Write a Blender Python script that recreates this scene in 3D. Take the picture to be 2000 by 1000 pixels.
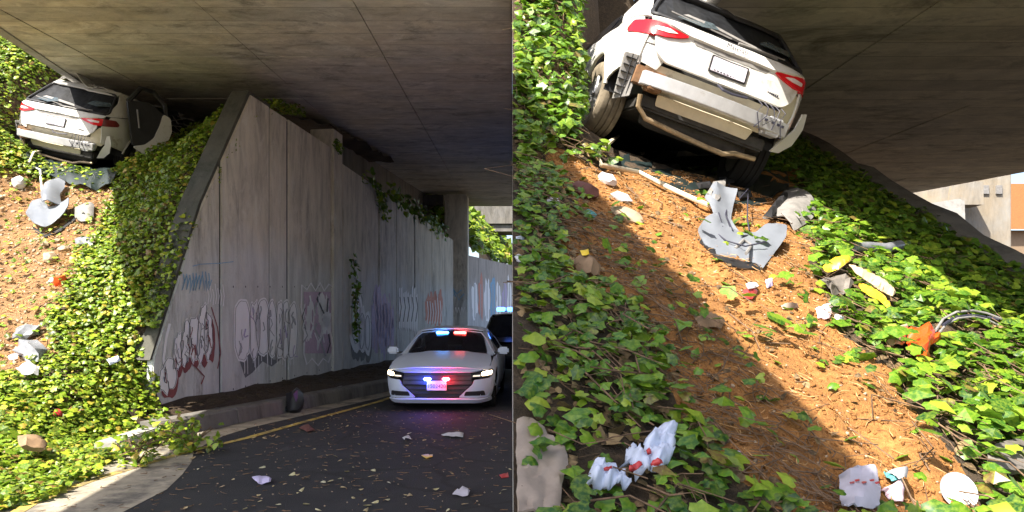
import bpy, bmesh, math, random
import numpy as np
from mathutils import Vector, Matrix, Euler, noise

for o in list(bpy.data.objects): bpy.data.objects.remove(o)
scene = bpy.context.scene
COL = scene.collection
R_ = math.radians

# ------------------------------------------------------------------ camera
FPX, CX, CY, CZ = 1500.0, 1000.0, 628.0, 1.5      # design focal length / principal point for a 2000 px wide picture
cam = bpy.data.cameras.new('camera'); camo = bpy.data.objects.new('camera', cam); COL.objects.link(camo)
camo.location = (0, 0, CZ); camo.rotation_euler = (R_(90), 0, 0)
cam.sensor_width = 36; cam.lens = 36 * FPX / 2000; cam.shift_y = (CY - 500) / 2000
cam.clip_start = 0.05; cam.clip_end = 2000
scene.camera = camo

# ------------------------------------------------------------------ light
SX, SY = 0.52, 0.60                                # sun travels (SX, SY, -1)
world = bpy.data.worlds.new('World'); scene.world = world; world.use_nodes = True
wn = world.node_tree.nodes; wl = world.node_tree.links
sky = wn.new('ShaderNodeTexSky'); sky.sky_type = 'NISHITA'; sky.sun_disc = False
elev = math.atan2(1, math.hypot(SX, SY))
sky.sun_elevation = elev; sky.sun_rotation = math.atan2(-SX, -SY)
sky.dust_density = 2.5; sky.ozone_density = 0.3; sky.air_density = 0.9
bg = wn['Background']; bg.inputs['Strength'].default_value = 0.115
wl.new(sky.outputs[0], bg.inputs['Color'])
sun = bpy.data.lights.new('sun', 'SUN'); sun.energy = 4.8; sun.angle = R_(0.5); sun.color = (1.0, 0.93, 0.82)
suno = bpy.data.objects.new('sun', sun); COL.objects.link(suno); suno.location = (-6, -8, 14)
suno.rotation_euler = Vector((SX, SY, -1)).to_track_quat('-Z', 'Y').to_euler()
vs = scene.view_settings
vs.view_transform = 'Standard'; vs.look = 'None'; vs.gamma = 1.0; vs.use_curve_mapping = False
vs.exposure = 1.55

# ------------------------------------------------------------------ helpers
def W(px, py, D): return Vector(((px - CX) / FPX * D, D, CZ + (CY - py) / FPX * D))
def topx(x, y, z): return CX + FPX * x / y, CY - FPX * (z - CZ) / y
def atz(px, py, z):
    D = (z - CZ) * FPX / (CY - py); return W(px, py, D)

def tag(o, label=None, cat=None, group=None, kind=None):
    if label: o['label'] = label
    if cat: o['category'] = cat
    if group: o['group'] = group
    if kind: o['kind'] = kind
    return o
def empty(name, loc=(0, 0, 0), rot=(0, 0, 0)):
    o = bpy.data.objects.new(name, None); COL.objects.link(o)
    o.location = loc; o.rotation_euler = rot; o.empty_display_size = 0.2
    return o
def link(name, me, mat=None, parent=None):
    o = bpy.data.objects.new(name, me); COL.objects.link(o)
    if mat is not None and not me.materials: me.materials.append(mat)
    if parent: o.parent = parent
    return o
def bmobj(name, bm, mat, parent=None, smooth=False, angle=None):
    bmesh.ops.recalc_face_normals(bm, faces=bm.faces[:])
    if smooth:
        for f in bm.faces: f.smooth = True
    me = bpy.data.meshes.new(name); bm.to_mesh(me); bm.free()
    if smooth and angle: 
        try: me.set_sharp_from_angle(angle=R_(angle))
        except Exception: pass
    return link(name, me, mat, parent)

class MB:
    def __init__(s): s.v = []; s.f = []
    def add(s, vs, fs):
        n = len(s.v); s.v += [tuple(v) for v in vs]; s.f += [tuple(i + n for i in f) for f in fs]; return s
    def box(s, c, d, M=None, taper=1.0):
        x, y, z = d[0] / 2, d[1] / 2, d[2] / 2
        P = [(-x, -y, -z), (x, -y, -z), (x, y, -z), (-x, y, -z), (-x * taper, -y * taper, z), (x * taper, -y * taper, z), (x * taper, y * taper, z), (-x * taper, y * taper, z)]
        P = [Vector(p) for p in P]
        if M is not None: P = [M @ p for p in P]
        P = [p + Vector(c) for p in P]
        return s.add(P, [(0, 3, 2, 1), (4, 5, 6, 7), (0, 1, 5, 4), (1, 2, 6, 5), (2, 3, 7, 6), (3, 0, 4, 7)])
    def tube(s, path, r, seg=8, cap=True):
        path = [Vector(p) for p in path]; n = len(path)
        rs = r if isinstance(r, (list, tuple)) else [r] * n
        rings = []; up = Vector((0, 0, 1))
        for i, p in enumerate(path):
            t = (path[min(i + 1, n - 1)] - path[max(i - 1, 0)])
            if t.length < 1e-9: t = Vector((0, 0, 1))
            t.normalize()
            a = t.cross(up) if abs(t.dot(up)) < .95 else t.cross(Vector((1, 0, 0)))
            a.normalize(); b = t.cross(a)
            rings.append([p + (a * math.cos(2 * math.pi * k / seg) + b * math.sin(2 * math.pi * k / seg)) * rs[i] for k in range(seg)])
        vs = [v for rg in rings for v in rg]; fs = []
        for i in range(n - 1):
            for k in range(seg):
                k2 = (k + 1) % seg
                fs.append((i * seg + k, i * seg + k2, (i + 1) * seg + k2, (i + 1) * seg + k))
        if cap: fs += [tuple(range(seg - 1, -1, -1)), tuple((n - 1) * seg + k for k in range(seg))]
        return s.add(vs, fs)
    def prism(s, poly, a, b):
        """poly: list of 3D points (planar), extruded by vector from a to b offsets"""
        n = len(poly); a = Vector(a); b = Vector(b)
        vs = [Vector(p) + a for p in poly] + [Vector(p) + b for p in poly]
        fs = [tuple(range(n - 1, -1, -1)), tuple(range(n, 2 * n))] + [(i, (i + 1) % n, n + (i + 1) % n, n + i) for i in range(n)]
        return s.add(vs, fs)
    def lathe(s, prof, seg=24, axis='x', c=(0, 0, 0), closed=False):
        c = Vector(c); n = len(prof); vs = []
        for k in range(seg):
            a = 2 * math.pi * k / seg
            for (u, r) in prof:
                if axis == 'x': vs.append(c + Vector((u, r * math.cos(a), r * math.sin(a))))
                elif axis == 'y': vs.append(c + Vector((r * math.cos(a), u, r * math.sin(a))))
                else: vs.append(c + Vector((r * math.cos(a), r * math.sin(a), u)))
        fs = []
        for k in range(seg):
            k2 = (k + 1) % seg
            for i in range(n - (0 if closed else 1)):
                j = (i + 1) % n
                fs.append((k * n + i, k2 * n + i, k2 * n + j, k * n + j))
        if not closed:
            fs += [tuple(k * n for k in range(seg)), tuple(k * n + n - 1 for k in range(seg - 1, -1, -1))]
        return s.add(vs, fs)
    def build(s, name, mat, parent=None, smooth=False, angle=35, bevel=0):
        bm = bmesh.new(); vv = [bm.verts.new(v) for v in s.v]
        for f in s.f:
            try: bm.faces.new([vv[i] for i in f])
            except ValueError: pass
        if bevel:
            bmesh.ops.recalc_face_normals(bm, faces=bm.faces[:])
            bmesh.ops.bevel(bm, geom=bm.edges[:] , offset=bevel, segments=2, affect='EDGES', clamp_overlap=True)
        return bmobj(name, bm, mat, parent, smooth, angle)

def fill_grid(poly, step, ystep=None):
    """flat polygon (2D) -> bmesh in xy cut into a grid so that it can be curved"""
    bm = bmesh.new()
    bm.faces.new([bm.verts.new((p[0], p[1], 0)) for p in poly])
    xs = [p[0] for p in poly]; ys = [p[1] for p in poly]
    ystep = ystep or step
    for ax, lo, hi, st in ((0, min(xs), max(xs), step), (1, min(ys), max(ys), ystep)):
        n = max(1, int(round((hi - lo) / st)))
        for i in range(1, n):
            c = lo + (hi - lo) * i / n
            co = (c, 0, 0) if ax == 0 else (0, c, 0); no = (1, 0, 0) if ax == 0 else (0, 1, 0)
            bmesh.ops.bisect_plane(bm, geom=bm.verts[:] + bm.edges[:] + bm.faces[:], plane_co=co, plane_no=no, dist=1e-6)
    bmesh.ops.triangulate(bm, faces=[f for f in bm.faces if len(f.verts) > 4])
    return bm
def rounded(poly, r, n=4):
    out = []; N = len(poly)
    for i in range(N):
        p0, p, p1 = Vector(poly[i - 1]), Vector(poly[i]), Vector(poly[(i + 1) % N])
        a = (p0 - p); b = (p1 - p); ra = min(r, a.length * .45, b.length * .45)
        A = p + a.normalized() * ra; B = p + b.normalized() * ra
        for k in range(n + 1):
            t = k / n; q = A * (1 - t) ** 2 + p * 2 * t * (1 - t) + B * t * t
            out.append((q.x, q.y))
    return out
def panel(name, poly, fn, mat, parent, step=.12, th=.015, off=0.0, smooth=True, angle=40, warp=None):
    """thin curved panel: 2D outline mapped by fn(u,v)->3D, thickness th"""
    bm = fill_grid(poly, step)
    for v in bm.verts:
        p = Vector(fn(v.co.x, v.co.y)); v.co = p
    bm.normal_update()
    bmesh.ops.recalc_face_normals(bm, faces=bm.faces[:])
    if off:
        ctr = off[1]; d = off[0]
        bm.normal_update()
        mv = []
        for v in bm.verts:
            n = v.normal.copy()
            if n.dot(v.co - Vector(ctr)) < 0: n = -n
            mv.append((v, n * d))
        for v, d_ in mv: v.co += d_
    if warp:
        for v in bm.verts: v.co = warp(v.co.copy())
    bmesh.ops.solidify(bm, geom=bm.faces[:], thickness=th)
    return bmobj(name, bm, mat, parent, smooth, angle)

# ------------------------------------------------------------------ materials
def nt(name):
    m = bpy.data.materials.new(name); m.use_nodes = True
    t = m.node_tree; b = t.nodes['Principled BSDF']
    return m, t, b
def N(t, typ, **kw):
    n = t.nodes.new(typ)
    for k, v in kw.items(): setattr(n, k, v)
    return n
def ramp(t, fac, stops):
    r = N(t, 'ShaderNodeValToRGB'); cr = r.color_ramp
    while len(cr.elements) < len(stops): cr.elements.new(0.5)
    for e, (p, c) in zip(cr.elements, stops): e.position = p; e.color = (*c, 1)
    t.links.new(fac, r.inputs[0]); return r.outputs[0]
def coords(t, scale=(1, 1, 1), obj=True):
    tc = N(t, 'ShaderNodeTexCoord'); mp = N(t, 'ShaderNodeMapping'); mp.inputs['Scale'].default_value = scale
    t.links.new(tc.outputs['Object' if obj else 'Generated'], mp.inputs[0]); return mp.outputs[0]
def wcoords(t, scale=(1, 1, 1)):
    g = N(t, 'ShaderNodeNewGeometry'); mp = N(t, 'ShaderNodeMapping'); mp.inputs['Scale'].default_value = scale
    t.links.new(g.outputs['Position'], mp.inputs[0]); return mp.outputs[0]
def nz(t, vec, scale, detail=4, rough=.6, dist=0):
    n = N(t, 'ShaderNodeTexNoise'); n.inputs['Scale'].default_value = scale; n.inputs['Detail'].default_value = detail
    n.inputs['Roughness'].default_value = rough; n.inputs['Distortion'].default_value = dist
    t.links.new(vec, n.inputs['Vector']); return n.outputs['Fac']
def mix(t, fac, a, b, mode='MIX'):
    m = N(t, 'ShaderNodeMix', data_type='RGBA', blend_type=mode)
    for i, v in ((0, fac), (6, a), (7, b)):
        if isinstance(v, (int, float)): m.inputs[i].default_value = v
        elif isinstance(v, tuple): m.inputs[i].default_value = (*v, 1)
        else: t.links.new(v, m.inputs[i])
    return m.outputs[2]
def bump(t, b, h, strength=.3, dist=.02):
    n = N(t, 'ShaderNodeBump'); n.inputs['Strength'].default_value = strength; n.inputs['Distance'].default_value = dist
    t.links.new(h, n.inputs['Height']); t.links.new(n.outputs[0], b.inputs['Normal'])
def simple(name, col, rough=.6, metal=0, var=.15, scale=8, bmp=0, dirt=None, spec=None, world_space=False):
    m, t, b = nt(name)
    v = wcoords(t) if world_space else coords(t)
    n = nz(t, v, scale, 5, .65)
    lo = tuple(max(0, c * (1 - var)) for c in col); hi = tuple(min(1, c * (1 + var)) for c in col)
    c = ramp(t, n, [(.3, lo), (.7, hi)])
    if dirt:
        n2 = nz(t, v, dirt[2] if len(dirt) > 2 else 3, 6, .7)
        f = ramp(t, n2, [(dirt[1], (0, 0, 0)), (min(1, dirt[1] + .18), (1, 1, 1))])
        c = mix(t, f, c, dirt[0])
    t.links.new(c, b.inputs['Base Color'])
    b.inputs['Roughness'].default_value = rough; b.inputs['Metallic'].default_value = metal
    if spec is not None: b.inputs['Specular IOR Level'].default_value = spec
    if bmp: bump(t, b, nz(t, v, scale * 4, 4), bmp, .01)
    return m
def emit(name, col, s, base=(.5, .5, .5)):
    m, t, b = nt(name); b.inputs['Base Color'].default_value = (*base, 1)
    b.inputs['Emission Color'].default_value = (*col, 1); b.inputs['Emission Strength'].default_value = s
    return m

M = {}
def concrete(name, tan, grey, zsplit=None, streak=(1.7, 1.7, .42), dark=(.06, .055, .05), stain=.55, bm=.35, blotch=None, boards=False):
    m, t, b = nt(name)
    p = wcoords(t); st = wcoords(t, streak)
    n1 = nz(t, st, 2.2, 6, .7, .3); n2 = nz(t, p, 1.1, 5, .65); n3 = nz(t, p, 22, 4, .7)
    ctan = ramp(t, n1, [(.25, tuple(c * .55 for c in tan)), (.5, tan), (.78, tuple(min(1, c * 1.3) for c in tan))])
    if zsplit is not None:
        cg = ramp(t, n1, [(.25, tuple(c * .72 for c in grey)), (.75, tuple(min(1, c * 1.2) for c in grey))])
        sep = N(t, 'ShaderNodeSeparateXYZ'); g = N(t, 'ShaderNodeNewGeometry'); t.links.new(g.outputs['Position'], sep.inputs[0])
        ad = N(t, 'ShaderNodeMath', operation='MULTIPLY_ADD'); t.links.new(n2, ad.inputs[0]); ad.inputs[1].default_value = 1.6; t.links.new(sep.outputs[2], ad.inputs[2])
        mr = N(t, 'ShaderNodeMapRange'); t.links.new(ad.outputs[0], mr.inputs[0]); mr.inputs[1].default_value = zsplit + .5; mr.inputs[2].default_value = zsplit + 1.3
        c = mix(t, mr.outputs[0], cg, ctan)
    else:
        c = mix(t, ramp(t, n2, [(.35, (0, 0, 0)), (.65, (1, 1, 1))]), ctan, ramp(t, n1, [(.25, tuple(q * .6 for q in grey)), (.75, grey)]))
    if blotch:
        bl_ = nz(t, wcoords(t, (.9, 1.5, 1)), 1.5, 7, .78, .9)
        c = mix(t, ramp(t, bl_, [(.52, (0, 0, 0)), (.68, (.8, .8, .8))]), c, blotch)
    sd = nz(t, st, .9, 7, .75, .6)
    f = ramp(t, sd, [(stain, (0, 0, 0)), (stain + .16, (.75, .75, .75))])
    c = mix(t, f, c, dark)
    c = mix(t, ramp(t, n3, [(.62, (0, 0, 0)), (.75, (.5, .5, .5))]), c, dark)
    if boards:
        wv = N(t, 'ShaderNodeTexWave', wave_type='BANDS', bands_direction='Y', wave_profile='SAW'); wv.inputs['Scale'].default_value = .55; wv.inputs['Distortion'].default_value = .15; t.links.new(wcoords(t), wv.inputs['Vector'])
        c = mix(t, ramp(t, wv.outputs['Fac'], [(0, (.75, .75, .75)), (.05, (0, 0, 0))]), c, dark)
        wn2 = N(t, 'ShaderNodeTexWhiteNoise', noise_dimensions='1D'); sp_ = N(t, 'ShaderNodeSeparateXYZ'); t.links.new(wcoords(t, (1, 1.75, 1)), sp_.inputs[0]); fl = N(t, 'ShaderNodeMath', operation='FLOOR'); t.links.new(sp_.outputs[1], fl.inputs[0]); t.links.new(fl.outputs[0], wn2.inputs['W'])
        c = mix(t, ramp(t, wn2.outputs['Value'], [(0, (0, 0, 0)), (1, (.24, .24, .24))]), c, dark)
    t.links.new(c, b.inputs['Base Color']); b.inputs['Roughness'].default_value = .88
    mm = N(t, 'ShaderNodeMath', operation='ADD'); t.links.new(n1, mm.inputs[0]); t.links.new(n3, mm.inputs[1])
    bump(t, b, mm.outputs[0], bm, .02)
    return m
M['wall'] = concrete('wall_concrete', (.64, .59, .49), (.66, .675, .66), zsplit=2.75, stain=.54, dark=(.12, .11, .09), blotch=(.74, .71, .64))
M['far_wall'] = concrete('far_wall_concrete', (.45, .40, .36), (.55, .54, .55), zsplit=3.2)
M['soffit'] = concrete('soffit_concrete', (.60, .54, .43), (.70, .67, .60), streak=(1.0, 1.7, 1), stain=.52, blotch=(.84, .80, .71), bm=.5, boards=True, dark=(.12, .11, .085))
M['soffit_b'] = concrete('soffit_concrete_b', (.66, .61, .47), (.74, .70, .58), streak=(1.0, 1.3, 1), stain=.52, blotch=(.82, .77, .62), bm=.5, boards=True, dark=(.11, .10, .07))
M['conc'] = concrete('plain_concrete', (.36, .34, .31), (.42, .41, .39), stain=.58, streak=(2, 2, 2))
M['conc_pale'] = concrete('pale_concrete', (.26, .215, .155), (.33, .31, .275), stain=.56, streak=(2, 2, .5), dark=(.42, .30, .14))
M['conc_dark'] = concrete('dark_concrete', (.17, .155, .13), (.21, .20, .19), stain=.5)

def asphalt():
    m, t, b = nt('asphalt'); p = wcoords(t)
    n = nz(t, p, 1.3, 6, .7, .4); g = nz(t, p, 90, 3, .6); n2 = nz(t, wcoords(t, (1, .3, 1)), 2.5, 5, .7)
    c = ramp(t, n, [(.3, (.013, .013, .016)), (.55, (.021, .021, .024)), (.75, (.033, .032, .033))])
    c = mix(t, ramp(t, n2, [(.6, (0, 0, 0)), (.75, (.7, .7, .7))]), c, (.075, .074, .072))
    c = mix(t, ramp(t, g, [(.6, (0, 0, 0)), (.72, (.6, .6, .6))]), c, (.07, .068, .066))
    vo = N(t, 'ShaderNodeTexVoronoi', feature='DISTANCE_TO_EDGE'); vo.inputs['Scale'].default_value = .55
    wv = N(t, 'ShaderNodeMixRGB'); wv.inputs[0].default_value = .12; nn_ = N(t, 'ShaderNodeTexNoise'); nn_.inputs['Scale'].default_value = 3; t.links.new(p, nn_.inputs['Vector'])
    t.links.new(p, wv.inputs[1]); t.links.new(nn_.outputs['Color'], wv.inputs[2]); t.links.new(wv.outputs[0], vo.inputs['Vector'])
    c = mix(t, ramp(t, vo.outputs['Distance'], [(.006, (.85, .85, .85)), (.014, (0, 0, 0))]), c, (.008, .008, .009))
    t.links.new(c, b.inputs['Base Color']); b.inputs['Roughness'].default_value = .8
    bump(t, b, g, .5, .01); return m
M['asphalt'] = asphalt()
def dirt(name, a, b_, c_):
    m, t, b = nt(name); p = wcoords(t)
    n = nz(t, p, 1.7, 7, .7, .3); g = nz(t, p, 26, 5, .75, .5); h = nz(t, p, 90, 3, .7)
    c = ramp(t, g, [(.28, a), (.5, b_), (.72, c_)])
    c = mix(t, ramp(t, n, [(.42, (0, 0, 0)), (.66, (.7, .7, .7))]), c, tuple(q * .6 for q in b_))
    c = mix(t, ramp(t, h, [(.64, (0, 0, 0)), (.72, (.6, .6, .6))]), c, tuple(min(1, q * 1.5) for q in c_))
    t.links.new(c, b.inputs['Base Color']); b.inputs['Roughness'].default_value = .95
    mm = N(t, 'ShaderNodeMath', operation='ADD'); t.links.new(g, mm.inputs[0]); t.links.new(h, mm.inputs[1])
    bump(t, b, mm.outputs[0], .8, .03); return m
M['dirt_b'] = dirt('orange_dirt', (.17, .068, .018), (.41, .18, .045), (.56, .29, .09))
M['dirt_a'] = dirt('brown_dirt', (.17, .085, .036), (.32, .175, .078), (.43, .265, .14))
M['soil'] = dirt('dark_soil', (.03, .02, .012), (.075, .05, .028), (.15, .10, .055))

def leaf(name, stops, rough=.42, trans=.22):
    m, t, b = nt(name)
    g = N(t, 'ShaderNodeNewGeometry'); oi = N(t, 'ShaderNodeObjectInfo')
    ad = N(t, 'ShaderNodeMath', operation='ADD'); t.links.new(g.outputs['Random Per Island'], ad.inputs[0]); t.links.new(oi.outputs['Random'], ad.inputs[1])
    fr = N(t, 'ShaderNodeMath', operation='FRACT'); t.links.new(ad.outputs[0], fr.inputs[0])
    big = nz(t, wcoords(t), 1.1, 3); fm = N(t, 'ShaderNodeMath', operation='MULTIPLY_ADD')
    t.links.new(big, fm.inputs[0]); fm.inputs[1].default_value = .7; fm.inputs[2].default_value = -.35
    ad2 = N(t, 'ShaderNodeMath', operation='ADD', use_clamp=True); t.links.new(fr.outputs[0], ad2.inputs[0]); t.links.new(fm.outputs[0], ad2.inputs[1])
    c = ramp(t, ad2.outputs[0], stops)
    v = nz(t, wcoords(t), 60, 2); c = mix(t, ramp(t, v, [(.4, (0, 0, 0)), (.7, (.35, .35, .35))]), c, tuple(min(1, q * 1.6) for q in stops[-1][1]))
    t.links.new(c, b.inputs['Base Color']); b.inputs['Roughness'].default_value = rough
    tr = N(t, 'ShaderNodeBsdfTranslucent'); mx = N(t, 'ShaderNodeMixShader'); mx.inputs[0].default_value = trans
    cc = mix(t, .5, c, (.24, .50, .02)); t.links.new(cc, tr.inputs[0])
    t.links.new(b.outputs[0], mx.inputs[1]); t.links.new(tr.outputs[0], mx.inputs[2])
    t.links.new(mx.outputs[0], t.nodes['Material Output'].inputs[0]); return m
M['ivy_sun'] = leaf('ivy_leaf_bright', [(0, (.15, .08, .03)), (.03, (.012, .055, .005)), (.3, (.040, .13, .008)), (.65, (.15, .30, .013)), (.92, (.31, .40, .024)), (1, (.38, .28, .045))])
M['ivy_b'] = leaf('ivy_leaf_glossy', [(0, (.14, .08, .03)), (.025, (.010, .05, .010)), (.35, (.029, .11, .012)), (.7, (.095, .22, .014)), (1, (.27, .34, .03))], .40, .22)
M['mould'] = leaf('leaf_mould', [(0, (.035, .02, .01)), (.5, (.09, .055, .025)), (.85, (.18, .11, .05)), (1, (.30, .21, .10))], .85, .08)
M['dry'] = leaf('dry_leaf', [(0, (.22, .12, .05)), (.5, (.40, .30, .14)), (.8, (.45, .42, .20)), (1, (.60, .55, .42))], .8, .1)
M['twig'] = simple('twig', (.17, .105, .06), .9, var=.5, scale=30, world_space=True)
M['twig_pale'] = simple('twig_pale', (.56, .33, .14), .9, var=.5, scale=20, world_space=True)
M['white_paint'] = simple('white_car_paint', (.62, .61, .58), .25, var=.05, scale=3, dirt=((.34, .29, .22), .55, 6))
M['cream'] = simple('cream_primer', (.62, .56, .42), .4, var=.12, scale=6, dirt=((.25, .18, .10), .6, 6))
M['alu'] = simple('bare_aluminium', (.60, .61, .63), .4, .45, var=.1, scale=10, dirt=((.4, .38, .34), .6, 5))
M['black_plastic'] = simple('black_plastic', (.018, .018, .02), .5, var=.3)
M['grey_plastic'] = simple('grey_plastic', (.22, .21, .20), .6, var=.25, scale=12, bmp=.15)
M['dark_shell'] = simple('bumper_inside', (.012, .022, .022), .45, var=.5, scale=5, dirt=((.10, .09, .06), .68, 7))
M['under'] = simple('underbody', (.04, .038, .035), .75, var=.5, scale=9)
M['tyre'] = simple('tyre_rubber', (.20, .165, .115), .9, var=.35, scale=10, bmp=.2)
M['tyre_black'] = simple('tyre_black', (.02, .02, .02), .85, var=.3)
M['rust'] = simple('rusty_steel', (.22, .12, .06), .8, .2, var=.5, scale=14)
M['exhaust'] = simple('exhaust_steel', (.42, .32, .20), .5, .5, var=.3, scale=12)
M['rim'] = simple('wheel_rim', (.45, .44, .42), .35, .7, var=.1)
M['silver'] = simple('silver_trim', (.21, .23, .265), .38, .15, var=.08, scale=5, dirt=((.35, .33, .30), .66, 6))
def glassy(name, col, rough=.08, alpha=1.0):
    m, t, b = nt(name); b.inputs['Base Color'].default_value = (*col, 1); b.inputs['Roughness'].default_value = rough
    b.inputs['Alpha'].default_value = alpha; b.inputs['Coat Weight'].default_value = .5
    bump(t, b, nz(t, coords(t), 5, 2), .04, .02); return m
M['glass'] = glassy('dark_glass', (.010, .012, .016))
M['windscreen'] = glassy('tinted_windscreen', (.012, .014, .02), .05, .62)
M['red_lens'] = simple('red_lens', (.66, .010, .018), .12, var=.15, scale=16)
M['clear_lens'] = simple('clear_lens', (.75, .62, .62), .1, var=.15, scale=20)
M['plate'] = simple('plate_white', (.62, .58, .66), .5, var=.04)
M['ink'] = simple('dark_ink', (.03, .03, .05), .6)
M['police_paint'] = simple('silver_white_police_paint', (.64, .72, .86), .42, .05, var=.03, scale=3)
M['police_dark'] = simple('dark_police_paint', (.02, .022, .035), .2, var=.1)
for nm, c, v in (('white_paper', (.60, .60, .62), .12), ('grey_paper', (.50, .48, .55), .1), ('pink_paper', (.70, .50, .56), .2), ('card', (.33, .265, .21), .2), ('brown', (.25, .16, .09), .3),
                 ('orange_bag', (.82, .085, .012), .15), ('red', (.52, .05, .05), .25), ('yellow', (.80, .55, .03), .15), ('black_bag', (.02, .02, .023), .3), ('grey_bag', (.20, .21, .23), .3),
                 ('blue_white', (.60, .66, .80), .15), ('lilac', (.55, .50, .72), .15), ('stone', (.36, .27, .18), .4), ('wood', (.14, .125, .11), .4), ('teal', (.10, .35, .36), .2), ('tan', (.48, .36, .22), .2), ('maroon', (.13, .05, .04), .3), ('green', (.05, .3, .06), .2)):
    M[nm] = simple(nm, c, .35 if 'bag' in nm or nm in ('yellow', 'red') else .75, var=v, scale=9)

# ================================================================== THE PLACE
# A road runs under an overpass (left); a graffitied retaining wall and an ivy bank flank it.  To the right of the road a
# retaining wall (added, unseen) holds a second dirt bank that climbs under a neighbouring overpass.
def smooth(a, b, x):
    t = np.clip((x - a) / (b - a), 0, 1); return t * t * (3 - 2 * t)
def soffA(x, y): return 5.4 + .05 * y
def soffB(x, y): return 4.375 + .05 * y
def edgeA(y): return -8.2 - .17 * (y - 13.8)
def wallX(D): return -6.005 + .11 * D
def wallD(px): return 6.005 / ((1000 - px) / 1500 + .11)
def car_matrix(loc, ypr): 
    return Matrix.Translation(loc) @ Matrix.Rotation(R_(ypr[0]), 4, 'Z') @ Matrix.Rotation(R_(ypr[1]), 4, 'X') @ Matrix.Rotation(R_(ypr[2]), 4, 'Y')
CAR_A = car_matrix((-8.35, 13.96, 4.27), (-7.3, 11.0, 12.4))
CAR_B = car_matrix((1.70, 7.12, 2.99), (6.9, 11.3, 17.5))
def bench(x, y, z, Mx, margin=.45):
    """the ground under a car never stands higher than the car's wheels"""
    Mi = np.array(Mx.inverted()); 
    px_ = Mi[0, 0] * x + Mi[0, 1] * y + Mi[0, 2] * z + Mi[0, 3]
    py_ = Mi[1, 0] * x + Mi[1, 1] * y + Mi[1, 2] * z + Mi[1, 3]
    m = np.array(Mx)
    zc = m[2, 0] * px_ + m[2, 1] * py_ + m[2, 3] - .04
    w = smooth(1.0 + margin, 1.0, np.abs(px_)) * smooth(-.5, .3, py_) * smooth(5.6, 5.1, py_)
    return np.where(z > zc, z * (1 - w) + zc * w, z)
def wob(x, y, s=1.0):
    return (np.sin(x * 3.1 * s + 1.3) * np.cos(y * 2.7 * s + .4) + .6 * np.sin(x * 6.3 * s + y * 5.1 * s) + .4 * np.cos(x * 11.0 * s - y * 9.2 * s + 2)) / 2
def zA(x, y):
    x = np.asarray(x, float); y = np.asarray(y, float)
    p = np.interp(y, [4, 6.2, 7.2, 8.5, 9.2, 9.8, 11.9, 13.3, 14.6, 16, 18, 24], [-.2, -.06, .14, .38, .6, 1.0, 2.67, 3.88, 4.75, 5.5, 6.0, 6.6])
    q = np.interp(y, [4, 6.2, 7.2, 8.5, 9.2, 9.9, 10.4, 11.33, 11.7, 13.2, 14.5, 18, 24], [-.2, -.06, .14, .3, .45, .8, 1.1, 2.5, 3.05, 4.7, 5.5, 6.1, 6.6])
    w = smooth(-6.3, -5.1, x); z = p * (1 - w) + q * w
    ed = edgeA(y)
    hill = smooth(ed + .1, ed - 1.3, x)
    z = z + hill * np.interp(y, [9, 12, 13.5, 16, 20, 26], [0, .25, .9, 2.6, 4.2, 6.5])
    z = np.minimum(z, np.where(x > ed, soffA(x, y) - .12, 99))
    z = z + .06 * wob(x, y) * smooth(6.5, 9, y)
    z = bench(x, y, z, CAR_A)
    # the road side of the bank
    kx = kerbX(y) - .30
    lim = smooth(kx + .1, kx - .9, x)
    return np.where(y < 10.6, np.where(x > kx - .9, -.02 + (z + .02) * np.maximum(lim, .0), z), z)
def kerbX(y): return np.where(np.asarray(y) > 9.0, -4.36 + .26 * (np.asarray(y) - 9.87), -4.55 + 0 * np.asarray(y) + np.interp(y, [4, 7, 9], [.55, .5, -.04]))
RIDGE = 4.7
def zB(x, y):
    x = np.asarray(x, float); y = np.asarray(y, float)
    z = -.10 + .4676 * y - .3 * np.minimum(x, RIDGE)
    lim = 1.05 + .4 * np.maximum(0, y - 9)
    z = np.minimum(z + .5 * np.maximum(0, y - 6.2) ** 1.3 * smooth(0, 1, (lim - x) / .6), np.maximum(7.6, z))
    z = z + .05 * wob(x, y, 1.3) + .02 * wob(x + 3, y, 3.1)
    for x0, k, w_, d_ in ((1.02, .16, .10, .055), (2.15, .10, .12, .05), (1.62, .13, .05, .025)):
        u = (x - x0 - k * (6.4 - y) - .05 * np.sin(y * 2.3)) / w_; f = smooth(7.2, 6.2, y) * smooth(2.2, 3.2, y) * (.6 + .4 * np.sin(y * 3.7 + x0 * 9))
        z = z + f * d_ * (-np.exp(-u * u) + .55 * np.exp(-((np.abs(u) - 1.6) / .6) ** 2))
    z = z + .010 * wob(x * 1.7 + 1, y * 1.3, 5.3)
    z = np.where(x > 1.9, np.minimum(z, soffB(x, y) - .10), z)
    z = bench(x, y, z, CAR_B)
    z = np.where(x > RIDGE + .3, np.maximum(z - (x - RIDGE - .3) * 1.3, -.1), z)
    return z
def hit(px, py, zf, d0=1.8, d1=40, n=4000):
    D = np.linspace(d0, d1, n); x = (px - CX) / FPX * D; zr = CZ + (CY - py) / FPX * D
    below = zr <= zf(x, D); i = int(np.argmax(below)) if below.any() else n - 1
    return Vector((x[i], D[i], zr[i]))
def hit0(px, py):
    return atz(px, py, 0.0)
def nrm(zf, x, y, e=.06):
    gx = float(zf(x + e, y) - zf(x - e, y)) / (2 * e); gy = float(zf(x, y + e) - zf(x, y - e)) / (2 * e)
    return Vector((-gx, -gy, 1)).normalized()
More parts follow.
